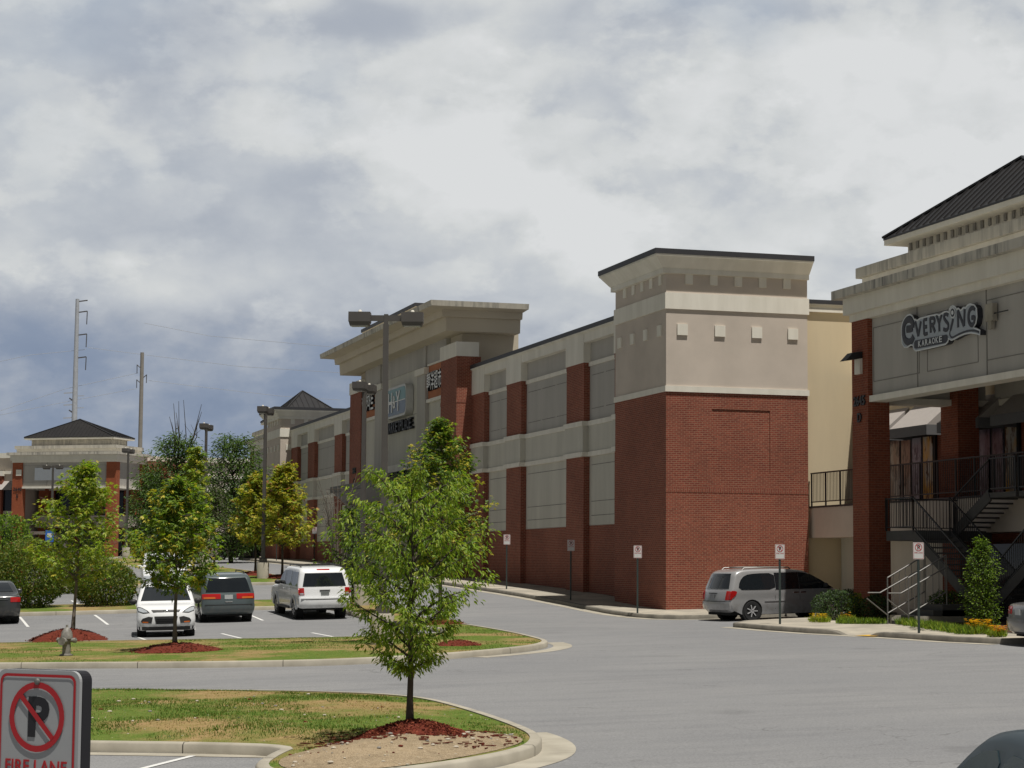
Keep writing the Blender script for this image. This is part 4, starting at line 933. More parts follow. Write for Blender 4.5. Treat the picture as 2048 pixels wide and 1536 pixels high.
# ---------------------------------------------------------------- transmission poles and wires
mSteel=M('galvanised_steel_pole',(.50,.52,.55),.5,metal=.3); mPoleC=M('weathered_pole',(.26,.24,.21),.9); mIns=flat('insulator',(.10,.10,.11),.5)
A=at(155,598,300); A0=at(150,1000,300)
tp=thing('transmission_pole','tall pale steel transmission pole with side arms rising behind the distant pavilion','utility pole',(A.x,A.y,2.5))
m=MB(); m.tube([(0,0,0),(0,0,A.z-2.5)],[.55,.26],14); m.build('pole',mSteel,tp,50)
for py in (602,624,670,716):
    z=at(160,py,300).z-2.5; d=AX[0]
    m=MB(); m.bar((0,0,z-.1),(d.x*1.45,d.y*1.45,z+.1),.12,.16); ar=m.build('arm',mBronze,tp)
    if py!=602: m=MB(); m.tube([(d.x*1.45,d.y*1.45,z+.1),(d.x*1.4,d.y*1.4,z-1.8)],.07,6); m.build('insulator',mIns,ar)
for py in (788,812,838):
    z=at(160,py,300).z-2.5; d=AX[0]; m=MB(); m.bar((-d.x*1.6,-d.y*1.6,z),(0,0,z+.1),.14,.14); m.bar((0,0,z-.4),(d.x*1.3,d.y*1.3,z-.35),.10,.10); m.build('lower_arm',mSteel,tp); m=MB(); m.bar((-d.x*.8,-d.y*.8,z-.7),(-d.x*.2,-d.y*.2,z-1.1),.14,.2); m.build('bracket',mIns,tp)
B=at(284.5,705,300); up_=thing('utility_pole','weathered brown utility pole with curved arms beside the dark trees','utility pole',(B.x,B.y,2.5))
m=MB(); m.tube([(0,0,0),(0,0,B.z-2.5)],[.36,.26],12); m.build('pole',mPoleC,up_,50)
for py,sg in ((731,-1),(751,1),(761,-1)):
    z=at(284,py,300).z-2.5; d=AX[0]*sg; m=MB(); m.tube([(0,0,z-.5),(d.x*.5,d.y*.5,z-.1),(d.x*.72,d.y*.72,z+.1)],.07,6); ar=m.build('arm',mIns,up_); m=MB(); m.tube([(d.x*.7,d.y*.7,z+.1),(d.x*.68,d.y*.68,z-1.1)],.06,6); m.build('insulator',mIns,ar)
mWire=flat('aluminium_wire',(.45,.47,.5),.5)
def wire(lab,pts,r=.028):
    P_=[at(*p) for p in pts]; o=P_[0]; m=MB(); Q=[]
    for i in range(len(P_)-1):
        for k in range(8): Q.append(P_[i].lerp(P_[i+1],k/8))
    Q.append(P_[-1]); m.tube([q_-o for q_ in Q],r,5); T=m.build('power_line',mWire); T.location=o; tag(T,lab,'power line',group='overhead power lines')
wire('topmost overhead wire crossing the sky to the store roof',[(288,646,300),(420,672,300),(700,697,290)]); wire('wire from the top of the brown pole to the right',[(176,695,300),(284,709,300),(480,733,295),(720,748,285)])
wire('wire right of the brown pole above the hip roof',[(297,761,300),(420,776,300),(560,792,295),(680,800,290)]); wire('sagging wire from the left edge up to the brown pole arm',[(-60,842,300),(130,778,300),(276,746,300)]); wire('lower wire at the left edge behind the steel pole',[(-60,842,300),(140,802,300),(274,777,300)]); wire('faint upper wire at the left edge of the sky',[(-60,736,300),(60,710,300),(172,699,300)])
# ---------------------------------------------------------------- hydrant
mHyd=M('faded_silver_paint',(.27,.26,.235),.55,c2=(.15,.14,.125),scale=9)
hq=Vector((-23.65,-20.7)); hz=H1(hq.x,hq.y); hy=thing('fire_hydrant','faded silver fire hydrant on the grass island','fire hydrant',(hq.x,hq.y,hz),R(-30))
m=MB(); m.lathe([(.17,-.05),(.17,.03),(.105,.05),(.10,.40),(.15,.42),(.15,.47),(.14,.50),(.13,.58),(.08,.66),(.03,.70),(.03,.76),(0,.76)],18); m.build('barrel',mHyd,hy,35)
m=MB(); m.lathe([(.08,-.25),(.08,-.1)],12,'y',(0,0,.36)); m.lathe([(.10,-.29),(.10,-.22)],12,'y',(0,0,.36)); m.build('steamer_cap',mHyd,hy,35)
for sg in (-1,1):
    m=MB(); m.lathe([(.052,sg*.08),(.052,sg*.2)],10,'x',(0,0,.38)); m.lathe([(.065,sg*.18),(.065,sg*.245),(.02,sg*.25),(.02,sg*.28)],10,'x',(0,0,.38)); m.build('hose_cap',mHyd,hy,35)
# blue accessible parking signs, far left
for lab,px,py,Y in (('blue accessible parking sign seen through the pale green tree at left',99,1072,150),('blue accessible parking sign near the dark trees behind the white crossover',314,1078,150)):
    q=at(px,py,Y); g0=gz(q.x,q.y); T=thing('parking_sign',lab,'parking sign',(q.x,q.y,g0),R(-16),'blue parking signs'); m=MB(); m.prism(rrect(-.3,.3,-.42,.42,.04),0,.02,'y'); pn=m.build('panel',mBlue,T); pn.location=(0,0,q.z-g0)
    m=MB(); m.prism(rrect(-.16,.16,-.1,.2,.05),-.01,0,'y'); m.build('symbol',mSignW,pn); m=MB(); m.tube([(0,.04,0),(0,.04,q.z-g0)],.03,6); m.build('post',mGalv,T)
# ---------------------------------------------------------------- far buildings at the left
def wingB(label,loc,rz,L,H,cols):
    T=thing('shop_building',label,'building',loc,rz); m=MB(); m.box(0,L,0,10,-1,H); m.build('wall',mStucco,T)
    m=MB(); m.box(-.2,L+.2,-.3,10,H,H+.5); m.build('cornice',mIvory,T); m=MB(); m.box(-.1,L+.1,-.15,10,H-1.6,H-1.3); m.build('trim',mIvory,T)
    for x in cols:
        m=MB(); m.box(x,x+1.2,-.4,0,-1,H-1.8); c=m.build('brick_pilaster',mBrickP,T); m=MB(); m.box(x-.1,x+1.3,-.5,0,H-1.8,H-1.3); m.build('pilaster_cap',mIvory,c)
    for i in range(int(L/4)):
        x=1.5+4*i; m=MB(); m.box(x,x+2.4,-.06,0,4.4,6.6); m.build('window',mGlassD,T); m=MB(); m.add([(x-.2,0,7.4),(x+2.6,0,7.4),(x+2.6,-1.0,6.5),(x-.2,-1.0,6.5),(x-.2,0,6.5),(x+2.6,0,6.5)],[(0,1,2,3),(0,3,4),(1,5,2),(3,2,5,4)]); m.build('awning',mAwn,T)
        m=MB(); m.box(x,x+2.4,-.06,0,-.5,2.6); m.build('window',mGlassD,T)
q=WP.location; wingB('pale two storey shop block with grey awnings left of the distant pavilion',(q.x-36*_d.x+.6*.649,q.y-36*_d.y+1.5,2.9),R(-35),36,9.7,[2,10,18,26,33.5])
q=at(262,1100,212); wingB('pale shop block hidden behind the large dark trees',(q.x,q.y,2.9),R(4),46,9.6,[2,12,22,32,42])
# ---------------------------------------------------------------- vehicles
def paint(name,c,metal=0.0,rough=.28): 
    m,nt,b=newmat(name); b.inputs['Base Color'].default_value=(*c,1); setin(b,Roughness=rough,Metallic=metal); b.inputs['Coat Weight'].default_value=.6; b.inputs['Coat Roughness'].default_value=.06
    tc=N(nt,'ShaderNodeTexCoord').outputs['Object']; sep=N(nt,'ShaderNodeSeparateXYZ'); nt.links.new(tc,sep.inputs[0])
    f=rampf(nt,noisef(nt,tc,6,4),.45,.8); z=rampf(nt,sep.outputs[2],.7,.25); mu=N(nt,'ShaderNodeMath',operation='MULTIPLY'); nt.links.new(f,mu.inputs[0]); nt.links.new(z,mu.inputs[1])
    nt.links.new(mixcol(nt,mu.outputs[0],c,(.19,.17,.14)),b.inputs['Base Color']); return m       # road dust on the lower panels
mTyre=flat('tyre_rubber',(.014,.014,.015),.85); mRim=M('alloy_rim',(.55,.55,.56),.4,metal=.25); mTrim=flat('black_trim',(.02,.02,.021),.6)
mGl=flat('tinted_glass',(.012,.015,.018),.04,spec=.7,coat=.5); mTail=flat('tail_lens',(.40,.012,.012),.15,coat=.6); mAmber=flat('amber_lens',(.55,.13,.02),.2,coat=.6); mHead=flat('headlight_lens',(.42,.45,.48),.08,spec=.8); mPlate=flat('number_plate',(.50,.52,.52),.4); mChrome=M('chrome',(.65,.65,.66),.15,metal=1)
mUnder=flat('underbody',(.01,.01,.01),.9)
def catmull(p,k=4):
    P_=[Vector(q) for q in p]; out=[]
    for i in range(len(P_)-1):
        a=P_[max(0,i-1)];b=P_[i];c=P_[i+1];d=P_[min(len(P_)-1,i+2)]
        for j in range(k):
            t=j/k; out.append(.5*((2*b)+(c-a)*t+(2*a-5*b+4*c-d)*t*t+(3*b-a-3*c+d)*t**3))
    out.append(P_[-1]); return out
class Car:
    def __init__(s,name,label,loc,rz,chain,W,belt,tum,wh,wr,body,bow=(.10,.16),trim=mTrim,clear=.24,rimmat=mRim):
        s.T=thing(name,label,'car',loc,rz); s.ch=catmull(chain,4); s.W=W; s.belt=belt; s.tum=tum; s.wh=wh; s.wr=wr; s.bow=bow; s.cl=clear
        s.H=max(p.y for p in s.ch); s.L=max(p.x for p in s.ch); s.body_m=body; n=len(s.ch)
        s.nrm=[]
        for i in range(n):
            t=(s.ch[min(n-1,i+1)]-s.ch[max(0,i-1)]).normalized(); s.nrm.append(Vector((-t.y,t.x)))
        s.make(rimmat)
    def Wz(s,z):
        w=s.W*(1-s.tum*max(0,min(1,(z-s.belt)/(s.H-s.belt)))**1.15)
        return w*(1-.05*max(0,min(1,(.55-z)/.35)))-.012*math.exp(-((z-s.belt+.28)/.10)**2)
    def S(s,u,q,off=0.0):
        i=max(0,min(len(s.ch)-2,int(u))); t=u-i; p=s.ch[i].lerp(s.ch[i+1],t); nn=s.nrm[i].lerp(s.nrm[i+1],t).normalized()
        a=abs(q); e=max(0,(a-.82)/.18); ins=.075*(1-math.sqrt(max(0,1-min(1,e)**2)))
        y,z=p.x-nn.x*(-off+ins),p.y-nn.y*(-off+ins)
        fy=p.x/s.L; wr_=max(0,1-fy/.16); wf=max(0,1-(1-fy)/.24); k=max(0,min(1,(1.25-z)/.6))
        y+=s.bow[0]*wr_*a**2.6; y-=s.bow[1]*wf*a**2.6*(.4+.6*k)
        return Vector((q*s.Wz(z),y,z))
    def u_at(s,z,side):
        idx=range(len(s.ch)-1) if side=='rear' else range(len(s.ch)-2,-1,-1)
        for i in idx:
            a,b=s.ch[i].y,s.ch[i+1].y
            if side=='rear' and a<=z<=b: return i+(z-a)/max(1e-6,b-a)
            if side=='front' and b<=z<=a: return i+(a-z)/max(1e-6,a-b)
        return None
    def make(s,rimmat):
        qs=[-1,-.985,-.95,-.9,-.82,-.6,-.3,0,.3,.6,.82,.9,.95,.985,1]; n=len(s.ch); m=MB()
        for q in qs: m.v+=[s.S(i,q) for i in range(n)]
        K=len(qs); m.f=[(k*n+i,k*n+i+1,(k+1)*n+i+1,(k+1)*n+i) for k in range(K-1) for i in range(n-1)]
        # sides with wheel arches
        for sg in (-1,1):
            ring=[s.S(i,sg) for i in range(n)]; pl=[Vector((p.y,p.z)) for p in ring]
            yF,yR=pl[-1].x,pl[0].x; bot=[]
            y_end=yR
            for wy in sorted(s.wh,reverse=True):
                ra=s.wr+.055; a0=math.asin(max(-1,min(1,(s.cl-s.wr)/ra)))
                for k in range(13):
                    a=a0+(PI-2*a0)*k/12; bot.append(Vector((wy+ra*math.cos(a),s.wr+ra*math.sin(a))))
            bot=[Vector((min(yF-.02,max(yR+.02,b.x)),b.y)) for b in bot]
            poly=pl+bot
            vs=list(poly); y=.1
            while y<s.L:
                z=.25
                while z<s.H:
                    q=Vector((y,z))
                    if inside(poly,q) and edgedist(poly,q)>.05: vs.append(q)
                    z+=.09
                y+=.22
            r=geometry.delaunay_2d_cdt(vs,[(i,(i+1)%len(poly)) for i in range(len(poly))],[],1,1e-5)
            m.add([(sg*s.Wz(q.y),q.x,q.y) for q in r[0]],[tuple(f) for f in r[2]])
        bm_=m.build('body',s.body_m,s.T); me=bm_.data; bm=bmesh.new(); bm.from_mesh(me); bmesh.ops.remove_doubles(bm,verts=bm.verts,dist=.004); bmesh.ops.recalc_face_normals(bm,faces=bm.faces); bm.to_mesh(me); bm.free()
        me.polygons.foreach_set('use_smooth',[True]*len(me.polygons)); me.set_sharp_from_angle(angle=R(38)); s.B=bm_
        m=MB(); m.box(-s.W+.22,s.W-.22,.25,s.L-.3,s.cl-.02,min(s.belt-.15,.85)); 
        for wy in s.wh: m.lathe([(s.wr+.05,-s.W+.03),(s.wr+.05,-s.W+.3)],18,'x',(0,wy,s.wr)); m.lathe([(s.wr+.05,s.W-.3),(s.wr+.05,s.W-.03)],18,'x',(0,wy,s.wr))
        m.build('underbody',mUnder,s.T)
        r=s.wr
        for wy in s.wh:
            for sg in (-1,1):
                x0=sg*(s.W-.24); x1=sg*(s.W-.015); xm=(x0+x1)/2
                m=MB(); m.lathe([(r*.62,x0),(r*.93,x0),(r,x0+sg*.03),(r,x1-sg*.03),(r*.94,x1),(r*.66,x1-sg*.005),(r*.62,x1-sg*.03)],24,'x',(0,wy,r)); w_=m.build('wheel',mTyre,s.T,50)
                m=MB(); m.lathe([(r*.64,x1-sg*.02),(r*.60,x1-sg*.05),(r*.16,x1-sg*.05),(r*.15,x1-sg*.012),(0,x1-sg*.012)],22,'x',(0,wy,r))
                for k in range(7):
                    a=2*PI*k/7; m.bar((x1-sg*.03,wy+.1*r*math.cos(a),r+.1*r*math.sin(a)),(x1-sg*.03,wy+.61*r*math.cos(a),r+.61*r*math.sin(a)),.075*r/.33,.03)
                m.build('rim',rimmat,w_,40)
    def patch(s,name,mat,side,z0,z1,q0,q1,off=.012,nu=6,nq=10,par=None,taper=0.0,uu=None):
        u0,u1=uu if uu else (s.u_at(z0,side),s.u_at(z1,side)); m=MB()
        for j in range(nq+1):
            for i in range(nu+1):
                t=i/nu; a=q0+(q1-q0)*j/nq; a*=1-taper*t
                m.v.append(s.S(u0+(u1-u0)*t,a,off))
        for j in range(nq):
            for i in range(nu): m.f.append((j*(nu+1)+i,j*(nu+1)+i+1,(j+1)*(nu+1)+i+1,(j+1)*(nu+1)+i))
        b=len(m.v); back=[]
        for j in range(nq+1):
            for i in range(nu+1):
                t=i/nu; a=q0+(q1-q0)*j/nq; a*=1-taper*t; m.v.append(s.S(u0+(u1-u0)*t,a,-.03))
        ed=[j*(nu+1) for j in range(nq+1)]+[nq*(nu+1)+i for i in range(1,nu+1)]+[j*(nu+1)+nu for j in range(nq-1,-1,-1)]+[i for i in range(nu-1,0,-1)]
        for k in range(len(ed)): a,c=ed[k],ed[(k+1)%len(ed)]; m.f.append((a,c,b+c,b+a))
        m.mi=[0]*len(m.f); return m.build(name,mat,par or s.T,35)
    def side(s,name,mat,poly,off=.008,both=True,par=None,sg0=1,it=1):
        for sg in ((1,-1) if both else (sg0,)):
            pl=resample(smoothp(poly,it),.12); vs=list(pl); x0=min(p.x for p in pl); x1=max(p.x for p in pl); y=x0
            r=geometry.delaunay_2d_cdt(vs,[(i,(i+1)%len(pl)) for i in range(len(pl))],[],1,1e-5)
            k=len(r[0]); m=MB(); m.add([(sg*(s.Wz(q.y)+off),q.x,q.y) for q in r[0]],[tuple(f) for f in r[2]])
            n=len(pl); m.add([(sg*(s.Wz(p.y)+off),p.x,p.y) for p in pl]+[(sg*(s.Wz(p.y)-.03),p.x,p.y) for p in pl],[(i,(i+1)%n,n+(i+1)%n,n+i) for i in range(n)])
            m.build(name,mat,par or s.T)
    def poly(s,name,mat,side,pts,off=.014):
        '''flat-outline lamp or grille wrapped on the front: pts are (q,z)'''
        pl=ccw(resample([Vector(p) for p in pts],.06)); r=geometry.delaunay_2d_cdt(pl,[(i,(i+1)%len(pl)) for i in range(len(pl))],[],1,1e-6); n=len(pl); m=MB()
        P3=lambda p,o: s.S(s.u_at(p[1],side),p[0],o)
        m.add([P3(q,off) for q in r[0]],[tuple(f) for f in r[2]])
        m.add([P3(q,off) for q in pl]+[P3(q,-.03) for q in pl],[(i,(i+1)%n,n+(i+1)%n,n+i) for i in range(n)]); return m.build(name,mat,s.T)
    def lampq(s,sg):
        s.poly('headlight_bezel',mTrim,'front',[(sg*.56,.775),(sg*.62,.84),(sg*.80,.93),(sg*.97,.985),(sg*.985,.95),(sg*.96,.83),(sg*.80,.765)],.008)
        s.poly('headlight',mHead,'front',[(sg*.62,.79),(sg*.68,.845),(sg*.82,.91),(sg*.955,.95),(sg*.94,.84),(sg*.79,.785)],.016)
    def mirror(s,y,z,mat):
        for sg in (1,-1):
            m=MB(); x=sg*(s.Wz(z)+.12); m.sphere((x,y,z),(.125,.075,.09),10,7); m.bar((sg*(s.Wz(z)-.02),y+.04,z-.04),(x,y+.02,z-.03),.05,.05); m.build('mirror',mat,s.T,60)
    def handles(s,ys,z,mat):
        for sg in (1,-1):
            for y in ys: m=MB(); m.box(min(sg*s.Wz(z),sg*(s.Wz(z)+.035)),max(sg*s.Wz(z),sg*(s.Wz(z)+.035)),y-.10,y+.10,z-.018,z+.018); m.build('door_handle',mat,s.T)
    def seams(s,ys,z0,z1):
        for sg in (1,-1):
            m=MB()
            for y in ys:
                m.add([(sg*(s.Wz(z)+.004),y+dy,z) for z in (z0,(z0+z1)/2,z1) for dy in (-.006,.006)],[(0,1,3,2),(2,3,5,4)])
            m.build('door_seam',mTrim,s.B)
    def rails(s,y0,y1,mat,cross=()):
        zt=lambda y: max(p.y for p in s.ch if abs(p.x-y)<.6)
        xw=s.W*(1-s.tum)-.10
        for sg in (1,-1):
            m=MB(); m.tube([(sg*xw,y0,s.H-.06),(sg*xw,y0+.12,s.H+.035),(sg*xw,(y0+y1)/2,s.H+.045),(sg*xw,y1-.12,s.H+.03),(sg*xw,y1,s.H-.06)],.022,6); m.build('roof_rail',mat,s.T,60)
        for y in cross: m=MB(); m.bar((-xw,y,s.H+.04),(xw,y,s.H+.04),.06,.03); m.build('cross_bar',mat,s.T)
    def plate(s,side,z,w_=.30,h_=.15,mat=None,q=0):
        u=s.u_at(z,side); p=s.S(u,q,.016); sg=-1 if side=='rear' else 1
        m=MB(); m.box(p.x-w_/2,p.x+w_/2,min(p.y,p.y+sg*.012),max(p.y,p.y+sg*.012),z-h_/2,z+h_/2); m.build('licence_plate',mat or mPlate,s.T)
VAN=[(.16,.30),(.04,.42),(0,.55),(.01,.74),(.06,.96),(.10,1.06),(.24,1.38),(.34,1.58),(.52,1.69),(.95,1.745),(2.0,1.75),(2.9,1.70),(3.35,1.56),(4.1,1.10),(4.25,1.04),(4.65,.96),(4.95,.82),(5.08,.62),(5.1,.46),(5.02,.28)]
SUVC=[(.12,.42),(.02,.52),(0,.66),(.02,.84),(.06,1.08),(.09,1.20),(.22,1.62),(.30,1.78),(.46,1.87),(.9,1.91),(2.4,1.91),(2.85,1.84),(3.15,1.66),(3.62,1.26),(3.8,1.20),(4.5,1.15),(5.0,1.05),(5.16,.90),(5.2,.66),(5.12,.40)]
XOV=[(.14,.34),(.03,.45),(0,.62),(.03,.85),(.08,1.02),(.30,1.40),(.46,1.56),(.75,1.65),(1.6,1.70),(2.3,1.68),(2.75,1.59),(3.5,1.12),(3.66,1.06),(4.05,1.0),(4.28,.90),(4.40,.76),(4.46,.58),(4.47,.42),(4.42,.30),(4.34,.22)]
SED=[(.14,.28),(.03,.40),(0,.55),(.02,.74),(.06,.95),(.16,1.03),(.55,1.07),(.85,1.12),(1.2,1.29),(1.6,1.43),(2.1,1.47),(2.6,1.45),(2.95,1.36),(3.55,1.00),(3.75,.95),(4.3,.87),(4.65,.74),(4.78,.58),(4.8,.42),(4.72,.24)]
mSilv=paint('silver_paint',(.36,.36,.365),.3); mPWhite=paint('white_car_paint',(.74,.75,.76),0,.3); mTealG=paint('grey_green_paint',(.10,.125,.13),.35); mDarkG=paint('dark_grey_paint',(.045,.048,.05),.3); mSedS=paint('pale_grey_paint',(.17,.17,.175),.25); mBeige=paint('beige_paint',(.52,.46,.36),.2); mTeal2=paint('dark_teal_paint',(.02,.035,.045),.0,.6)
def onroad(X,Y): return gz(X,Y)
def tilt(T,X,Y,rz):
    """stand on the sloping ground"""
    d=Vector((-math.sin(rz),math.cos(rz))); s_=Vector((math.cos(rz),math.sin(rz)))
    a=math.atan2(gz(X+d.x*2,Y+d.y*2)-gz(X-d.x*2,Y-d.y*2),4); b=math.atan2(gz(X+s_.x,Y+s_.y)-gz(X-s_.x,Y-s_.y),2)
    T.rotation_euler=(Matrix.Rotation(rz,3,'Z')@Matrix.Rotation(a,3,'X')@Matrix.Rotation(-b,3,'Y')).to_euler()
def put(name,label,X,Y,rz,*a,**k):
    """X,Y = middle of the rear bumper on the ground"""
    c=Car(name,label,(X,Y,gz(X,Y)),rz,*a,**k); tilt(c.T,X,Y,rz); return c
# grey green minivan, rear view
c=put('minivan','grey green minivan seen from behind between the white crossover and the white off-roader',-16.08,2.0,R(0),VAN,.965,1.02,.17,(.95,4.03),.33,mTealG)
c.patch('rear_window',mGl,'rear',1.10,1.60,-.86,.86,taper=.08)
for sg in (-1,1):
    c.patch('tail_light',mTail,'rear',.86,1.04,sg*.30,sg*.985); c.patch('turn_signal',mAmber,'rear',.865,.93,sg*.5,sg*.93,off=.016)
c.plate('rear',.93); c.patch('rear_bumper',mTealG,'rear',.44,.70,-.98,.98,off=.045); c.patch('bumper_step',mTrim,'rear',.63,.66,-.9,.9,off=.049)
c.side('side_window',mGl,[(.45,1.07),(1.77,1.07),(1.77,1.58),(.72,1.58)],it=0); c.side('side_window',mGl,[(1.81,1.07),(2.77,1.07),(2.77,1.6),(1.81,1.6)],it=0); c.side('side_window',mGl,[(2.81,1.07),(4.1,1.06),(3.4,1.5),(2.81,1.6)],it=0)
c.patch('windshield',mGl,'front',1.52,1.12,-.85,.85); c.mirror(3.75,1.10,mTealG); c.handles((2.0,2.95),.98,mTealG); c.rails(.8,2.9,mTrim); c.seams((1.78,2.8,3.95),.4,1.05)
for sg in (-1,1): c.patch('headlight',mHead,'front',.62,.80,sg*.45,sg*.95)
m=MB(); m.box(-.13,.13,-.03,.02,.74,.775); m.build('badge',mChrome,c.T)
# white off-roader, rear three quarter view
c=put('suv','white boxy off-roader with red tail lights parked beside the grass strip',-12.5,2.2,R(2),SUVC,.975,1.18,.15,(1.05,4.10),.375,mPWhite,clear=.36)
c.patch('rear_window',mGl,'rear',1.22,1.70,-.84,.84,taper=.05); c.patch('rear_bumper',mPWhite,'rear',.50,.80,-.99,.99,off=.10); c.patch('bumper_groove',mTrim,'rear',.735,.76,-.93,.93,off=.106)
for sg in (-1,1): c.patch('tail_light',mTail,'rear',.92,1.17,sg*.79,sg*.99,off=.014); c.side('tail_light_wrap',mTail,[(.10,.95),(.24,.97),(.26,1.14),(.12,1.16)],both=False,sg0=sg)
for sg in (-1,1): c.patch('tail_light_chrome',mHead,'rear',.935,.985,sg*.82,sg*.95,off=.018)
c.plate('rear',.98,mat=flat('dark_plate',(.16,.17,.17))); c.patch('plate_recess',mTrim,'rear',1.06,1.09,-.2,.2,off=.03)
c.patch('brake_light',mTail,'rear',1.80,1.835,-.28,.28,off=.015)
c.side('side_window',mGl,[(.36,1.23),(1.46,1.23),(1.46,1.74),(.52,1.74)],it=0); c.side('side_window',mGl,[(1.53,1.23),(2.46,1.23),(2.46,1.76),(1.53,1.76)],it=0); c.side('side_window',mGl,[(2.53,1.23),(3.5,1.23),(2.95,1.70),(2.53,1.76)],it=0)
c.patch('windshield',mGl,'front',1.76,1.30,-.86,.86); c.mirror(3.25,1.28,mTrim); c.handles((1.7,2.65),1.08,mPWhite); c.rails(.7,2.7,mTrim,(1.0,2.3)); c.seams((1.48,2.49,3.55),.45,1.2)
for sg in (-1,1):
    m=MB(); m.box(min(sg*.93,sg*1.04),max(sg*.93,sg*1.04),1.6,3.5,.36,.42); m.build('running_board',mTrim,c.T)
    c.side('fender_flare',mPWhite,[(1.05+.50*math.cos(R(a)),.375+.50*math.sin(R(a))) for a in range(0,181,15)]+[(1.05+.42*math.cos(R(a)),.375+.42*math.sin(R(a))) for a in range(180,-1,-15)],off=.035,both=False,sg0=sg)
    c.side('fender_flare',mPWhite,[(4.10+.50*math.cos(R(a)),.375+.50*math.sin(R(a))) for a in range(0,181,15)]+[(4.10+.42*math.cos(R(a)),.375+.42*math.sin(R(a))) for a in range(180,-1,-15)],off=.035,both=False,sg0=sg)
# white crossover facing the camera
c=put('crossover','white crossover facing the camera with dark lower grille behind the thin tree',-18.98,-2.75,R(173.5),XOV,.92,1.02,.20,(.88,3.57),.345,mPWhite,bow=(.1,.26),clear=.25)
c.patch('windshield',mGl,'front',1.555,1.13,-.83,.83,taper=-.06)
for sg in (-1,1):
    c.lampq(sg)
    c.poly('fog_light',mTrim,'front',[(sg*.45,.64),(sg*.60,.66),(sg*.80,.60),(sg*.86,.52),(sg*.82,.46),(sg*.50,.45)],.014); c.poly('fog_marker',mAmber,'front',[(sg*.60,.50),(sg*.80,.51),(sg*.82,.47),(sg*.62,.465)],.022)
c.poly('upper_grille',mTrim,'front',[(-.50,.86),(.50,.86),(.44,.80),(-.44,.80)],.014); c.poly('lower_grille',mTrim,'front',[(-.40,.665),(.40,.665),(.34,.43),(-.34,.43)],.015)
for z in (.48,.54,.60): c.patch('grille_bar',mBlackM,'front',z+.012,z-.012,-.34,.34,off=.024)
c.patch('lower_bumper',mTrim,'front',.345,.235,-.96,.96,off=.012); c.patch('bumper_lip',mGalv,'front',.262,.245,-.62,.62,off=.03)
u=c.u_at(.82,'front'); p=c.S(u,0,.02); m=MB(); m.sphere((p.x,p.y,.825),(.10,.015,.045),12,8); m.build('badge',mChrome,c.T,60)
c.side('side_window',mGl,[(.72,1.10),(1.6,1.07),(1.6,1.48),(.95,1.46)]); c.side('side_window',mGl,[(1.68,1.07),(3.2,1.07),(2.75,1.44),(1.68,1.50)])
c.mirror(3.05,1.10,mTrim); c.rails(.9,2.5,mTrim); c.patch('rear_window',mGl,'rear',1.08,1.50,-.8,.8); c.handles((1.2,2.2),.96,mPWhite); c.seams((1.64,2.8),.4,1.04)
m=MB(); m.box(-.16,.10,3.02,3.03,1.42,1.47); m.build('inspection_sticker',mHead,c.T)
# dark grey sedan, left edge
c=put('sedan','dark grey sedan cut off by the left edge beside the hedge',-24.2,4.1,R(0),SED,.91,.96,.22,(1.0,3.8),.325,mDarkG)
c.patch('rear_window',mGl,'rear',1.13,1.405,-.8,.8,taper=.1)
for sg in (-1,1): c.patch('tail_light',mTail,'rear',.80,.97,sg*.60,sg*.99)
c.plate('rear',.80); c.patch('rear_bumper',mDarkG,'rear',.40,.66,-.98,.98,off=.035); c.patch('trunk_trim',mChrome,'rear',.895,.91,-.5,.5,off=.02)
c.side('side_window',mGl,[(1.35,1.06),(2.25,1.04),(2.25,1.34),(1.75,1.33)]); c.side('side_window',mGl,[(2.33,1.04),(3.3,1.02),(2.85,1.30),(2.33,1.35)]); c.mirror(3.1,1.02,mDarkG); c.patch('windshield',mGl,'front',1.36,1.02,-.8,.8); c.handles((1.8,2.7),.92,mDarkG)
# white vehicle behind the crossover, facing the camera
c=put('suv','white off-roader facing the camera just behind the white crossover roof',-15.9,23.0,R(175),SUVC,.98,1.18,.15,(1.05,4.10),.375,mPWhite,clear=.36)
c.patch('windshield',flat('bright_glass',(.10,.11,.12),.05,spec=.9,coat=1),'front',1.76,1.30,-.86,.86); c.patch('grille',mTrim,'front',1.0,.78,-.55,.55,off=.015)
for sg in (-1,1): c.patch('headlight',mHead,'front',1.02,.82,sg*.62,sg*.97,off=.015)
c.mirror(3.3,1.34,mPWhite); c.side('side_window',mGl,[(.42,1.24),(3.42,1.24),(2.92,1.68),(.55,1.70)]); c.patch('bumper',mTrim,'front',.66,.45,-.95,.95,off=.04)
# far beige sedan on the road bend
q=at(412,1113,165); c=put('sedan','beige sedan crossing far away under the dark trees',q.x,q.y,R(-78),SED,.91,.96,.22,(1.0,3.8),.325,mBeige)
c.side('side_window',mGl,[(1.35,1.06),(2.25,1.04),(2.25,1.34),(1.75,1.33)]); c.side('side_window',mGl,[(2.33,1.04),(3.3,1.02),(2.85,1.30),(2.33,1.35)]); c.patch('windshield',mGl,'front',1.36,1.02,-.8,.8); c.patch('rear_window',mGl,'rear',1.13,1.4,-.8,.8)
for sg in (-1,1): c.patch('tail_light',mTail,'rear',.80,.97,sg*.60,sg*.99)
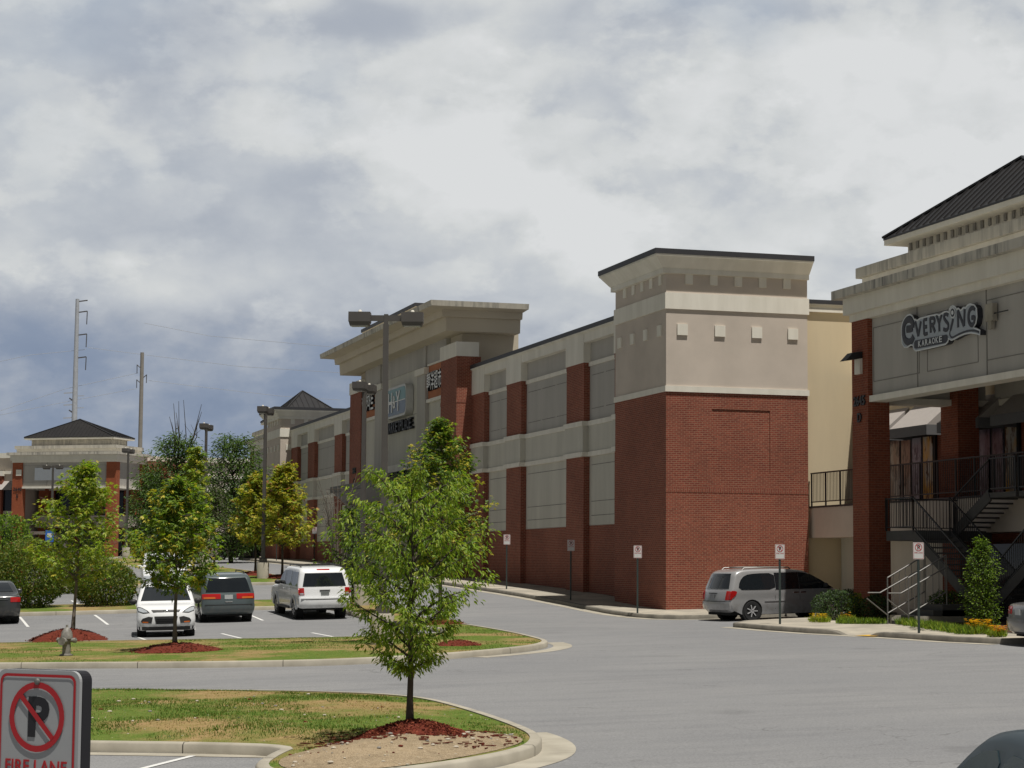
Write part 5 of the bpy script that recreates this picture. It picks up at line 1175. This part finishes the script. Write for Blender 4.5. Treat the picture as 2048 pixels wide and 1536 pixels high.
# silver minivan by the tower
SX,SY,SR=-.95,-7.0,R(-84)
c=put('minivan','silver minivan with chrome wheels parked against the sunlit brick tower',SX,SY,SR,VAN,.98,1.02,.17,(1.02,4.10),.335,mSilv,bow=(.16,.2),rimmat=mRim,clear=.22)
c.patch('rear_window',mGl,'rear',1.10,1.60,-.86,.86,taper=.08)
for sg in (-1,1): c.patch('tail_light',mTail,'rear',.72,1.02,sg*.80,sg*.995,off=.014); c.side('tail_light_wrap',mTail,[(.14,.70),(.30,.80),(.42,.92),(.44,1.02),(.2,1.04)],both=False,sg0=sg,off=.016,it=1)
c.plate('rear',.84,w_=.28,h_=.14,mat=flat('dim_plate',(.25,.26,.27))); c.patch('plate_brow',mTrim,'rear',.93,.95,-.28,.28,off=.03); c.patch('rear_bumper',mSilv,'rear',.42,.66,-.985,.985,off=.05); c.patch('bumper_step',mTrim,'rear',.655,.68,-.8,.8,off=.03)
c.side('side_window',mGl,[(.50,1.06),(1.0,1.05),(1.93,1.05),(1.93,1.3),(1.93,1.60),(1.2,1.60),(.80,1.55),(.58,1.35)],it=1); c.side('side_window',mGl,[(1.94,1.04),(2.86,1.04),(2.86,1.61),(1.94,1.61)],it=0); c.side('side_window',mGl,[(2.87,1.04),(4.2,1.04),(3.75,1.32),(3.4,1.51),(3.1,1.59),(2.87,1.61)],it=0)
c.patch('windshield',mGl,'front',1.52,1.12,-.85,.85); c.mirror(3.85,1.14,mTrim); c.handles((2.72,3.0),.93,mChrome); c.rails(.75,2.7,mGalv,(1.1,2.2)); c.seams((1.92,2.88,4.02),.38,1.05)
for sg in (-1,1):
    m=MB(); m.box(min(sg*.96,sg*(c.Wz(.66)+.02)),max(sg*.96,sg*(c.Wz(.66)+.02)),1.5,3.7,.645,.675); m.build('side_moulding',mSilv,c.T)
    c.patch('headlight',mHead,'front',.62,.80,sg*.45,sg*.95)
# grey sedan at the right edge
c=put('sedan','grey sedan half out of frame at the right edge by the yellow flowers',-1.08,-27.5,R(-97),SED,.9,.96,.22,(1.0,3.8),.325,mSedS)
for sg in (-1,1): c.patch('tail_light',mTail,'rear',.78,.96,sg*.52,sg*.985)
c.plate('rear',.84); c.patch('bumper_strip',mGalv,'rear',.66,.69,-.96,.96,off=.05); c.patch('rear_bumper',mSedS,'rear',.38,.66,-.98,.98,off=.045); c.patch('rear_window',mGl,'rear',1.13,1.405,-.8,.8,taper=.1)
c.side('side_window',mGl,[(1.35,1.06),(2.25,1.04),(2.25,1.34),(1.75,1.33)]); c.side('side_window',mGl,[(2.33,1.04),(3.3,1.02),(2.85,1.30),(2.33,1.35)]); c.mirror(3.1,1.02,mSedS); c.handles((1.8,2.7),.92,mSedS)
# dark teal car, lower right corner
q=at(2186,1458,12.2)
CT=put('sedan','dark teal car roof and rear window poking into the lower right corner',q.x+.12,q.y-1.6,R(-13),SED,.88,.96,.24,(1.0,3.8),.325,mTeal2)
CT.patch('rear_window',flat('teal_shade_glass',(.010,.022,.028),.25,spec=.25),'rear',1.12,1.40,-.82,.82,taper=.08); CT.B.data.materials[0].node_tree.nodes['Principled BSDF'].inputs['Coat Weight'].default_value=.1
CT.patch('window_seal',mTrim,'rear',1.405,1.42,-.82,.82,off=.01)
for sg in (-1,1): CT.patch('tail_light',mTail,'rear',.78,.96,sg*.52,sg*.985)
CT.side('side_window',bpy.data.materials['teal_shade_glass'],[(1.35,1.06),(2.25,1.04),(2.25,1.34),(1.75,1.33)]); CT.side('side_window',bpy.data.materials['teal_shade_glass'],[(2.33,1.04),(3.3,1.02),(2.85,1.30),(2.33,1.35)]); CT.mirror(3.1,1.02,mTeal2)
# ---------------------------------------------------------------- plants
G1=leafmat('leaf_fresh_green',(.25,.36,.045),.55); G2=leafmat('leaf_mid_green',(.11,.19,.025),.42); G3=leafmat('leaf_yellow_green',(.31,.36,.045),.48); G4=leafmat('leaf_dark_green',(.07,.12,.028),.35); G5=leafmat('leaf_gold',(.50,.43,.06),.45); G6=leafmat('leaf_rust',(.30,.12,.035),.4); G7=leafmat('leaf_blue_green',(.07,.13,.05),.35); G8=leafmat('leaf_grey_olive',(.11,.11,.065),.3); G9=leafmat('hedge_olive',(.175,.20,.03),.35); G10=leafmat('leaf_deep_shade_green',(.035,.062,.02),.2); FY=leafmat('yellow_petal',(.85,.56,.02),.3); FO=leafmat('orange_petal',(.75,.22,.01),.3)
def leaf(m,p,d,nrm,L,W_,mi,fold=.25):
    """pointed leaf, four triangles folded along the rib"""
    d=d.normalized(); s_=d.cross(nrm)
    if s_.length<1e-4: s_=d.orthogonal()
    s_.normalize(); nn=s_.cross(d); b=len(m.v)
    m.v+=[p,p+d*L*.45+s_*W_/2+nn*W_*fold,p+d*L-nn*L*.12,p+d*L*.45-s_*W_/2+nn*W_*fold,p+d*L*.5]
    m.f+=[(b,b+4,b+1),(b+1,b+4,b+2),(b,b+3,b+4),(b+3,b+2,b+4)]; m.mi+=[mi]*4
def star(m,p,d,nrm,L,mi):
    """lobed maple leaf: three blades"""
    d=d.normalized(); s_=d.cross(nrm); s_=s_.normalized() if s_.length>1e-4 else d.orthogonal().normalized()
    for a,k in ((0,1.0),(.75,.8),(-.75,.8)):
        e=(d*math.cos(a)+s_*math.sin(a)).normalized(); t=e.cross(nrm); t=t.normalized() if t.length>1e-4 else s_
        b=len(m.v); m.v+=[p,p+e*L*k*.5+t*L*.17,p+e*L*k-Vector((0,0,L*.12)),p+e*L*k*.5-t*L*.17]; m.f+=[(b,b+1,b+2),(b,b+2,b+3)]; m.mi+=[mi]*2
def rvec(r): 
    while True:
        v=Vector((r.uniform(-1,1),r.uniform(-1,1),r.uniform(-1,1)))
        if .05<v.length<1: return v.normalized()
def tree(name,label,X,Y,z,H,first,Rm,prof,nb,n,L,W_,mats,wts,tr=.05,seed=1,droop=.5,el=(55,25),shape='leaf',bark=None,lean=(0,0),group='young trees on the parking islands',tipmats=None,clump=.16,twist=0.0,gaps=.25,cat='tree'):
    r=random.Random(seed); T=thing(name,label,cat,(X,Y,z-.06),0,group); wood=MB(); lf=MB(); npt=9
    tp=[Vector((lean[0]*H*(i/npt)+.03*H*.25*math.sin(i*1.7+seed)*(i/npt),lean[1]*H*(i/npt)+.02*H*.25*math.cos(i*2.1+seed)*(i/npt),H*.97*i/npt)) for i in range(npt+1)]
    wood.tube(tp,[tr*1.35 if i==0 else tr*(1-.88*(i/npt)) for i in range(npt+1)],9)
    def tpos(h):
        f=max(0,min(npt-.001,h/(H*.97)*npt)); i=int(f); return tp[i].lerp(tp[i+1],f-i)
    def pr(f):
        for a,b in zip(prof,prof[1:]):
            if f<=b[0]: return a[1]+(b[1]-a[1])*(f-a[0])/(b[0]-a[0])
        return prof[-1][1]
    clusters=[]
    for b in range(nb):
        f=(b+.5)/nb; f=f**.95; h=first+(H-first)*f*.96; a=b*2.39996+seed; 
        e=R(el[0]+(el[1]-el[0])*(1-f)+r.uniform(-10,10))*1.0; ln=Rm*pr(h/H)*r.uniform(.72,1.12); 
        h0=max(first*.92,h-ln*math.tan(R(25))); p0=tpos(h0); d=Vector((math.cos(a),math.sin(a),0))
        k=7; rise=(h-h0)+ln*.25*math.sin(e); pts=[]
        for i in range(k+1):
            t=i/k; q=p0+d*ln*t+Vector((0,0,rise*(t**.8)))+Vector((r.uniform(-1,1),r.uniform(-1,1),r.uniform(-1,1)))*ln*.03; pts.append(q)
        wood.tube(pts,[max(.004,tr*.42*(1-.85*i/k)) for i in range(k+1)],6,False)
        for i in range(2,k+1):
            clusters.append((pts[i],d,.7+.3*i/k))
            for _ in range(2):
                v=rvec(r); v.z*=.6; q=pts[i]+v*ln*.30*r.uniform(.4,1.1); clusters.append((q,(d+v).normalized(),1)); 
                if r.random()<.5: wood.tube([pts[i],q],[.006,.003],4,False)
    top=tpos(H*.93); clusters+= [(top+rvec(r)*.12*Rm,Vector((0,0,1)),1) for _ in range(5)]
    clusters=[c_ for c_ in clusters if r.random()>gaps]
    per=max(1,int(n/len(clusters)))
    for (q,d,kk) in clusters:
        tint=r.random()
        for _ in range(int(per*r.uniform(.5,1.5))):
            v=rvec(r); p=q+v*clump*Rm*r.uniform(.2,1.2)
            o=(v*.7+d*.5); o.z=o.z*.5-droop*r.uniform(.3,1.2); nrm=(Vector((0,0,1))+rvec(r)*.7).normalized()
            mi=r.choices(range(len(mats)),wts)[0]
            if tipmats and tint<tipmats[0] and r.random()<.7: mi=tipmats[1]
            if shape=='leaf': leaf(lf,p,o,nrm,L*r.uniform(.7,1.2),W_*r.uniform(.8,1.2),mi)
            else: star(lf,p,o,nrm,L*r.uniform(.7,1.25),mi)
    wood.build('trunk',bark or mBark,T,60); lf.build('crown',mats,T,fix=False); return T
def shrub(name,label,X,Y,z,rx,ry_,h,n,L,mats,wts,seed=1,cat='shrub',group='shrubs',lumps=7,power=2.2,droop=.0):
    r=random.Random(seed); T=thing(name,label,cat,(X,Y,z-.05),0,group); wood=MB(); lf=MB(); lm=[(rvec(r),r.uniform(.75,1.15)) for _ in range(lumps)]
    for i in range(9):
        a=r.uniform(0,2*PI); wood.tube([(.08*math.cos(a),.08*math.sin(a),0),(rx*.35*math.cos(a),ry_*.35*math.sin(a),h*.45),(rx*.6*math.cos(a+.3),ry_*.6*math.sin(a+.3),h*.75)],[.03,.018,.006],5)
    for i in range(n):
        v=rvec(r); k=1.0
        for c_,g_ in lm:
            dd=max(0,v.dot(c_)); k+= .22*(g_-.9)*dd**6+.10*dd**14
        k*=1+.10*noise.noise(v*3.1+Vector((seed,0,0)))+.07*noise.noise(v*7+Vector((0,seed,0)))
        k*=r.uniform(.55,1.03) if r.random()<.45 else r.uniform(.88,1.05)
        s=lambda x: (abs(x)**(2/power))*(1 if x>0 else -1)
        p=Vector((rx*s(v.x)*k,ry_*s(v.y)*k,max(.03,h*.5+h*.5*s(v.z)*k)))
        o=(v+rvec(r)*.9).normalized(); o.z-=droop; nrm=(v+rvec(r)*.6).normalized()
        leaf(lf,p,o,nrm,L*r.uniform(.6,1.25),L*.5*r.uniform(.7,1.2),r.choices(range(len(mats)),wts)[0],.2)
    wood.build('stem',mBark,T,60); lf.build('foliage',mats,T,fix=False); return T
# the young tree in front
tree('young_tree','young bright green tree with drooping narrow leaves in the nearest mulch heap',T0.x,T0.y,H0(T0.x,T0.y)+.18,3.42,.80,.92,[(0,.3),(.24,.45),(.34,.68),(.45,.92),(.6,1.0),(.75,1.02),(.9,.88),(1,.35)],38,9000,.082,.029,[G1,G3,G2],[6,3,1.8],tr=.047,seed=4,droop=.85,el=(62,12),clump=.105,gaps=.28)
# maples and others
mp=[(0,.3),(.25,.55),(.36,.95),(.5,1.0),(.65,.78),(.8,.5),(.92,.26),(1,.10)]
tree('maple','tall two tone maple with orange tips standing beside the fire lane',-10.2,-5.7,H1(-10.2,-5.7)+.1,6.9,1.75,1.75,[(0,.3),(.26,.75),(.4,1.0),(.55,.95),(.7,.80),(.83,.45),(.93,.17),(1,.07)],46,9000,.13,.06,[G2,G1,G4,G5],[4,4,3,.5],tr=.075,seed=9,droop=.35,el=(50,25),shape='star',tipmats=(.16,3),clump=.13,bark=mBarkG)
tree('maple','slim maple with dark inner leaves in front of the white crossover',-20.85,-19.7,H1(-20.85,-19.7)+.18,4.3,1.5,1.25,[(0,.3),(.22,.5),(.3,.95),(.45,1.0),(.6,.85),(.75,.62),(.88,.4),(1,.12)],36,4600,.13,.06,[G2,G4,G1,G5],[4,2.5,4,.35],tr=.055,seed=15,droop=.3,el=(48,20),shape='star',tipmats=(.2,3),clump=.14,bark=mBarkG)
tree('maple','sparse pale yellow green maple behind the fire hydrant',-22.65,-10.4,H1(-22.65,-10.4)+.3,5.1,1.6,1.5,[(0,.3),(.3,.5),(.4,1.0),(.55,1.0),(.7,.75),(.85,.45),(1,.12)],34,3600,.14,.06,[G3,G1,G5,G2],[5,4,.8,1],tr=.055,seed=22,droop=.3,el=(45,20),shape='star',clump=.13,gaps=.35,bark=mBarkG,lean=(.05,.05))
tree('maple','golden maple right of the lamp on the round concrete base',-8.5,33.3,H3(-8.5,33.3),6.0,1.9,1.72,mp,40,5200,.19,.08,[G5,G3,G6,G2],[5,5,.9,1.2],tr=.07,seed=31,droop=.3,shape='star',clump=.14)
tree('maple','golden maple half hidden left of the lamp on the round concrete base',-9.0,38.6,H3(-9,38.6),5.6,1.8,1.5,mp,36,4400,.19,.08,[G5,G3,G6,G2],[4,5,.8,2],tr=.07,seed=37,droop=.3,shape='star',clump=.14)
tree('olive_tree','small grey olive tree on the far island left of the golden maples',-10.0,46.8,H3(-10,46.8),4.9,2.3,1.5,mp,30,2600,.20,.06,[G8,G4,G2],[5,3,2],tr=.075,seed=41,droop=.4,clump=.15)
bigp=[(0,.4),(.15,.7),(.3,1.0),(.5,1.0),(.7,.85),(.85,.62),(.95,.35),(1,.15)]
for lab,px,D,H_,Rm,sd in (('large dark green tree with bare twigs on top left of the tall lamp',350,150,9.4,3.1,51),('large dark green tree right of the tall lamp behind the golden maples',462,152,9.4,3.0,55),('dark green tree filling the gap before the far tower',508,165,7.2,2.0,58),('dark tree at the end of the wing beside the distant pavilion',300,172,7.4,1.9,59)):
    q=at(px,1115,D); T=tree('broad_tree',lab,q.x,q.y,gz(q.x,q.y),H_,.9,Rm,bigp,60,9500,.27,.11,[G4,G2,G7],[5,3.2,2.2],tr=.14,seed=sd,droop=.4,el=(60,10),clump=.17,gaps=.1,group='large trees before the distant shops')
    if sd==51:
        r=random.Random(3); m=MB()
        for i in range(9):
            a=r.uniform(0,6.3); k1=r.uniform(.6,1.9); m.tube([(.3*math.cos(a),.3*math.sin(a),7.2),(k1*.7*math.cos(a)+.2,k1*.6*math.sin(a),9.2),(k1*math.cos(a)+r.uniform(-.4,.4),k1*.8*math.sin(a),r.uniform(9.8,11.8))],[.05,.035,.015],5); q_=Vector((k1*.7*math.cos(a)+.2,k1*.6*math.sin(a),9.2)); m.tube([q_,q_+Vector((r.uniform(-.7,.7),r.uniform(-.4,.4),r.uniform(.5,1.4)))],[.02,.008],4)
        m.build('bare_twigs',mBark,T)
q=at(388,1110,118); tree('maple','lime green slender tree in front of the large dark trees',q.x,q.y,gz(q.x,q.y),7.6,1.6,1.25,mp,30,2400,.2,.08,[G3,G1,G5,G2],[5,3,1.2,2],tr=.06,seed=61,shape='star',clump=.15)
tree('bushy_tree','dark bushy young tree behind the front tree near the second lamp',-9.9,9.6,H1(-9.9,9.6),3.9,.5,1.5,[(0,.5),(.2,.95),(.4,1.0),(.6,.85),(.8,.55),(1,.2)],34,3000,.16,.07,[G4,G2,G1],[4,4,2],tr=.06,seed=63,droop=.4,el=(60,15),clump=.15)
tree('bushy_tree','dark bushy young tree behind the right half of the front tree',-10.1,3.2,H1(-10.1,3.2),4.3,.7,1.35,[(0,.5),(.2,.9),(.4,1.0),(.6,.85),(.8,.55),(1,.2)],32,2600,.16,.07,[G4,G2,G5],[4,4,.6],tr=.06,seed=67,droop=.4,el=(60,15),clump=.15)
# leafless shrub with arching twigs
r=random.Random(8); bt=thing('bare_shrub','leafless grey shrub with arching twigs beside the second lamp pole','shrub',(-10.05,12.0,H1(-10.05,12)),0); m=MB()
for i in range(34):
    a=r.uniform(0,2*PI); h=r.uniform(3.2,5.4); s_=r.uniform(.3,1.0); k=[Vector((0,0,0)),Vector((.3*s_*math.cos(a),.3*s_*math.sin(a),h*.4)),Vector((.65*s_*math.cos(a),.65*s_*math.sin(a),h*.75)),Vector((1.15*s_*math.cos(a),1.15*s_*math.sin(a),h*r.uniform(.9,1.0)))]
    m.tube(k,[.035,.022,.014,.006],5)
    for _ in range(3):
        t=k[2].lerp(k[3],r.random()); m.tube([t,t+rvec(r)*.45+Vector((0,0,-.05))],[.008,.004],4)
m.build('twigs',mBarkG,bt,60)
# hedges and shrubs on the left median
shrub('shrub','rounded olive shrub on the median between the sedan and the crossover',-19.65,11.0,H1(-19.65,11.0),1.2,1.05,1.75,9000,.115,[G9,G2,G6,G4],[6,3,.35,2.5],71)
shrub('shrub','broad olive hedge on the median right behind the dark grey sedan',-22.7,11.2,H1(-22.7,11.2),1.45,1.2,2.5,11000,.12,[G9,G2,G6,G4],[6,3,.4,2.5],73)
shrub('shrub','tall hedge farther left behind the dark grey sedan roof',-25.2,12.0,H1(-25.2,12),1.7,1.2,2.7,9000,.13,[G9,G2,G6,G4],[6,3,.4,2.5],74)
shrub('shrub','wide hedge behind the sparse maple at the left',-20.8,26.5,gz(-20.8,26.5),3.2,1.5,2.1,9000,.17,[G9,G2,G3],[5,4,1.2],76)
q=at(8,1090,118); shrub('shrub','round green treetop at the left edge under the brick column',q.x,q.y,gz(q.x,q.y),1.5,1.5,3.6,5000,.2,[G2,G1,G4],[4,3,2],77)
q=at(292,1106,165); shrub('shrub','small golden shrub at the foot of the distant pavilion',q.x,q.y,gz(q.x,q.y),1.0,1.0,1.9,1600,.22,[G5,G3],[5,2],78)
q=at(517,1105,175); shrub('shrub','bright green shrub at the end of the fire lane by the far tower',q.x,q.y,gz(q.x,q.y),1.5,1.5,2.6,3000,.2,[G1,G2,G4],[4,3,2],79)
q=at(467,1105,178); shrub('shrub','dull green bank of shrubs where the fire lane bends away',q.x,q.y,gz(q.x,q.y),2.4,1.5,2.0,3500,.2,[G8,G4,G2],[4,3,2],80)
# planting bed by the entry steps
bed=ccw(resample([(.62,-26.2),(.95,-21.5),(1.0,-17.4),(2.6,-17.2),(2.6,-14.9),(1.35,-14.8),(1.7,-13),(2.5,-10.6),(6.8,-11),(6.8,-29),(3.2,-29),(2.4,-27.0)],.5))
def HB(x,y): return gz(x,y)+.16+.05*min(1,edgedist(bed,Vector((x,y))))
mSoil=M('dark_bed_mulch',(.10,.055,.035),.95,c2=(.05,.03,.02),scale=9,bump=.7,bscale=30,spec=.1)
tag(drape(bed,HB,.7,9).build('planting_bed',mSoil,smooth=80),kind='structure')
def bedpt(px,py): return grd(px,py,.17)
q=bedpt(1962,1256); tree('shrub','tall narrow glossy green shrub right of the no parking sign',q.x+.2,q.y+.3,gz(q.x,q.y)+.15,2.62,.12,.52,[(0,.75),(.12,1.0),(.45,.95),(.68,.9),(.8,.6),(.88,.3),(.95,.22),(1,.3)],70,5600,.075,.04,[G1,G2,G4],[3,4,2],tr=.03,seed=81,droop=.1,el=(70,30),clump=.2,gaps=.12,group='shrubs',cat='shrub')
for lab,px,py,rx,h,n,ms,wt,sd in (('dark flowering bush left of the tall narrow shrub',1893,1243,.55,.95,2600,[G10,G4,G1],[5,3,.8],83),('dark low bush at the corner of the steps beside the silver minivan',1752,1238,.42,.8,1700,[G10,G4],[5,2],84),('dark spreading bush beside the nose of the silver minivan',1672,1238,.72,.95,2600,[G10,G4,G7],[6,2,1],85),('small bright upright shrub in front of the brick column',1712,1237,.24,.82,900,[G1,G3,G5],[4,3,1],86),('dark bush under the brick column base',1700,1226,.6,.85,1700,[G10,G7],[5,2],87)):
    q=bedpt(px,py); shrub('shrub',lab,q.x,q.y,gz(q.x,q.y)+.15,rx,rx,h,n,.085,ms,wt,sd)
# low border plants, counted as clumps
def clump(label,px,py,n,rx,h,mats,wts,seed,flower=None):
    q=bedpt(px,py); r=random.Random(seed); T=thing('border_plant',label,'plant',(q.x,q.y,gz(q.x,q.y)+.14),0,'border plants along the sidewalk'); m=MB()
    for i in range(n):
        a=r.uniform(0,6.3); k=math.sqrt(r.random())*rx; x,y=k*math.cos(a)*1.0,k*math.sin(a)*1.4; l=h*r.uniform(.5,1.1); m.v=m.v; leaf(m,Vector((x,y,0)),Vector((r.uniform(-.6,.6),r.uniform(-.6,.6),1)),rvec(r),l,.03,r.choices(range(len(mats)),wts)[0])
    m.build('leaves',mats,T,fix=False)
    if flower:
        m=MB()
        for i in range(flower[0]):
            a=r.uniform(0,6.3); k=math.sqrt(r.random())*rx*.95; p=Vector((k*math.cos(a),k*math.sin(a)*1.4,h*r.uniform(.6,1.15)))
            for j in range(6):
                b=j*1.047+a; leaf(m,p,Vector((math.cos(b),math.sin(b),.25)),Vector((0,0,1)),.05,.03,r.choice(range(len(flower[1]))))
        tag(m.build('flowers',flower[1],T,fix=False),kind='stuff')
GR=[G1,G2,G3]
i=0
for px in range(1812,1945,15):
    clump(('low grassy border plant directly right of the no parking sign post' if i==0 else 'low grassy border plants between the sign post and the yellow flowers'),px,1248+.155*(px-1812),260,.28,.26,GR,[5,4,2],100+i); i+=1
for k,px in enumerate(range(1690,1765,16)): clump('low grassy border plants between the minivan and the entry steps',px,1246,220,.26,.22,GR,[5,4,1],130+k)
clump('yellow flowering plant near the nose of the silver minivan',1640,1243,240,.32,.24,[G3,G1],[4,2],140,(46,[FY]))
clump('yellow flowering plant below the small bright upright shrub',1694,1240,160,.22,.24,[G3,G1],[4,2],141,(14,[FY,FO]))
clump('larger clump of golden yellow flowers below the tall narrow shrub',1958,1266,300,.34,.34,[G1,G3],[4,2],142,(120,[FY,FY,FO]))
clump('smaller clump of orange yellow flowers beside the grey sedan',1994,1272,200,.22,.26,[G1,G3],[4,2],143,(70,[FY,FO]))
# a few pale stones on the front island
r=random.Random(5); m=MB(); isl_in=offset(ISL[0],.25)
for k_ in range(1500):
    x,y=r.uniform(-25,-18.9),r.uniform(-50.2,-38); q=Vector((x,y)); dirt_=inside(tail,q)
    if inside(isl_in,q) and (dirt_ or r.random()<.12):
        s_=r.choice((.006,.008,.008,.012,.012,.018,.028)); zz=(HD(x,y) if dirt_ else H0(x,y)); m.cur=r.choice((0,0,0,1,2)); m.sphere((x,y,zz+s_*.3),(s_*r.uniform(.8,1.5),s_,s_*.6),6,4)
for k_ in range(260):
    a=r.uniform(0,6.3); q=T0.xy+Vector((math.cos(a),math.sin(a)))*r.uniform(.75,1.5)
    if inside(isl_in,q):
        m.M=Matrix.Translation((q.x,q.y,(HD(q.x,q.y) if inside(tail,q) else H0(q.x,q.y))+.012))@Matrix.Rotation(r.uniform(0,6.3),4,'Z'); m.cur=2; l=r.uniform(.02,.06); m.box(-l,l,-.007,.007,-.005,.006); m.M=Matrix.Identity(4)
tag(m.build('stones',[M('pale_stone',(.50,.45,.37),.9,spec=.2),M('grey_stone',(.25,.24,.22),.9,spec=.2),mChip]),'pale pebbles and stray bark chips scattered over the front island','stones',kind='stuff')
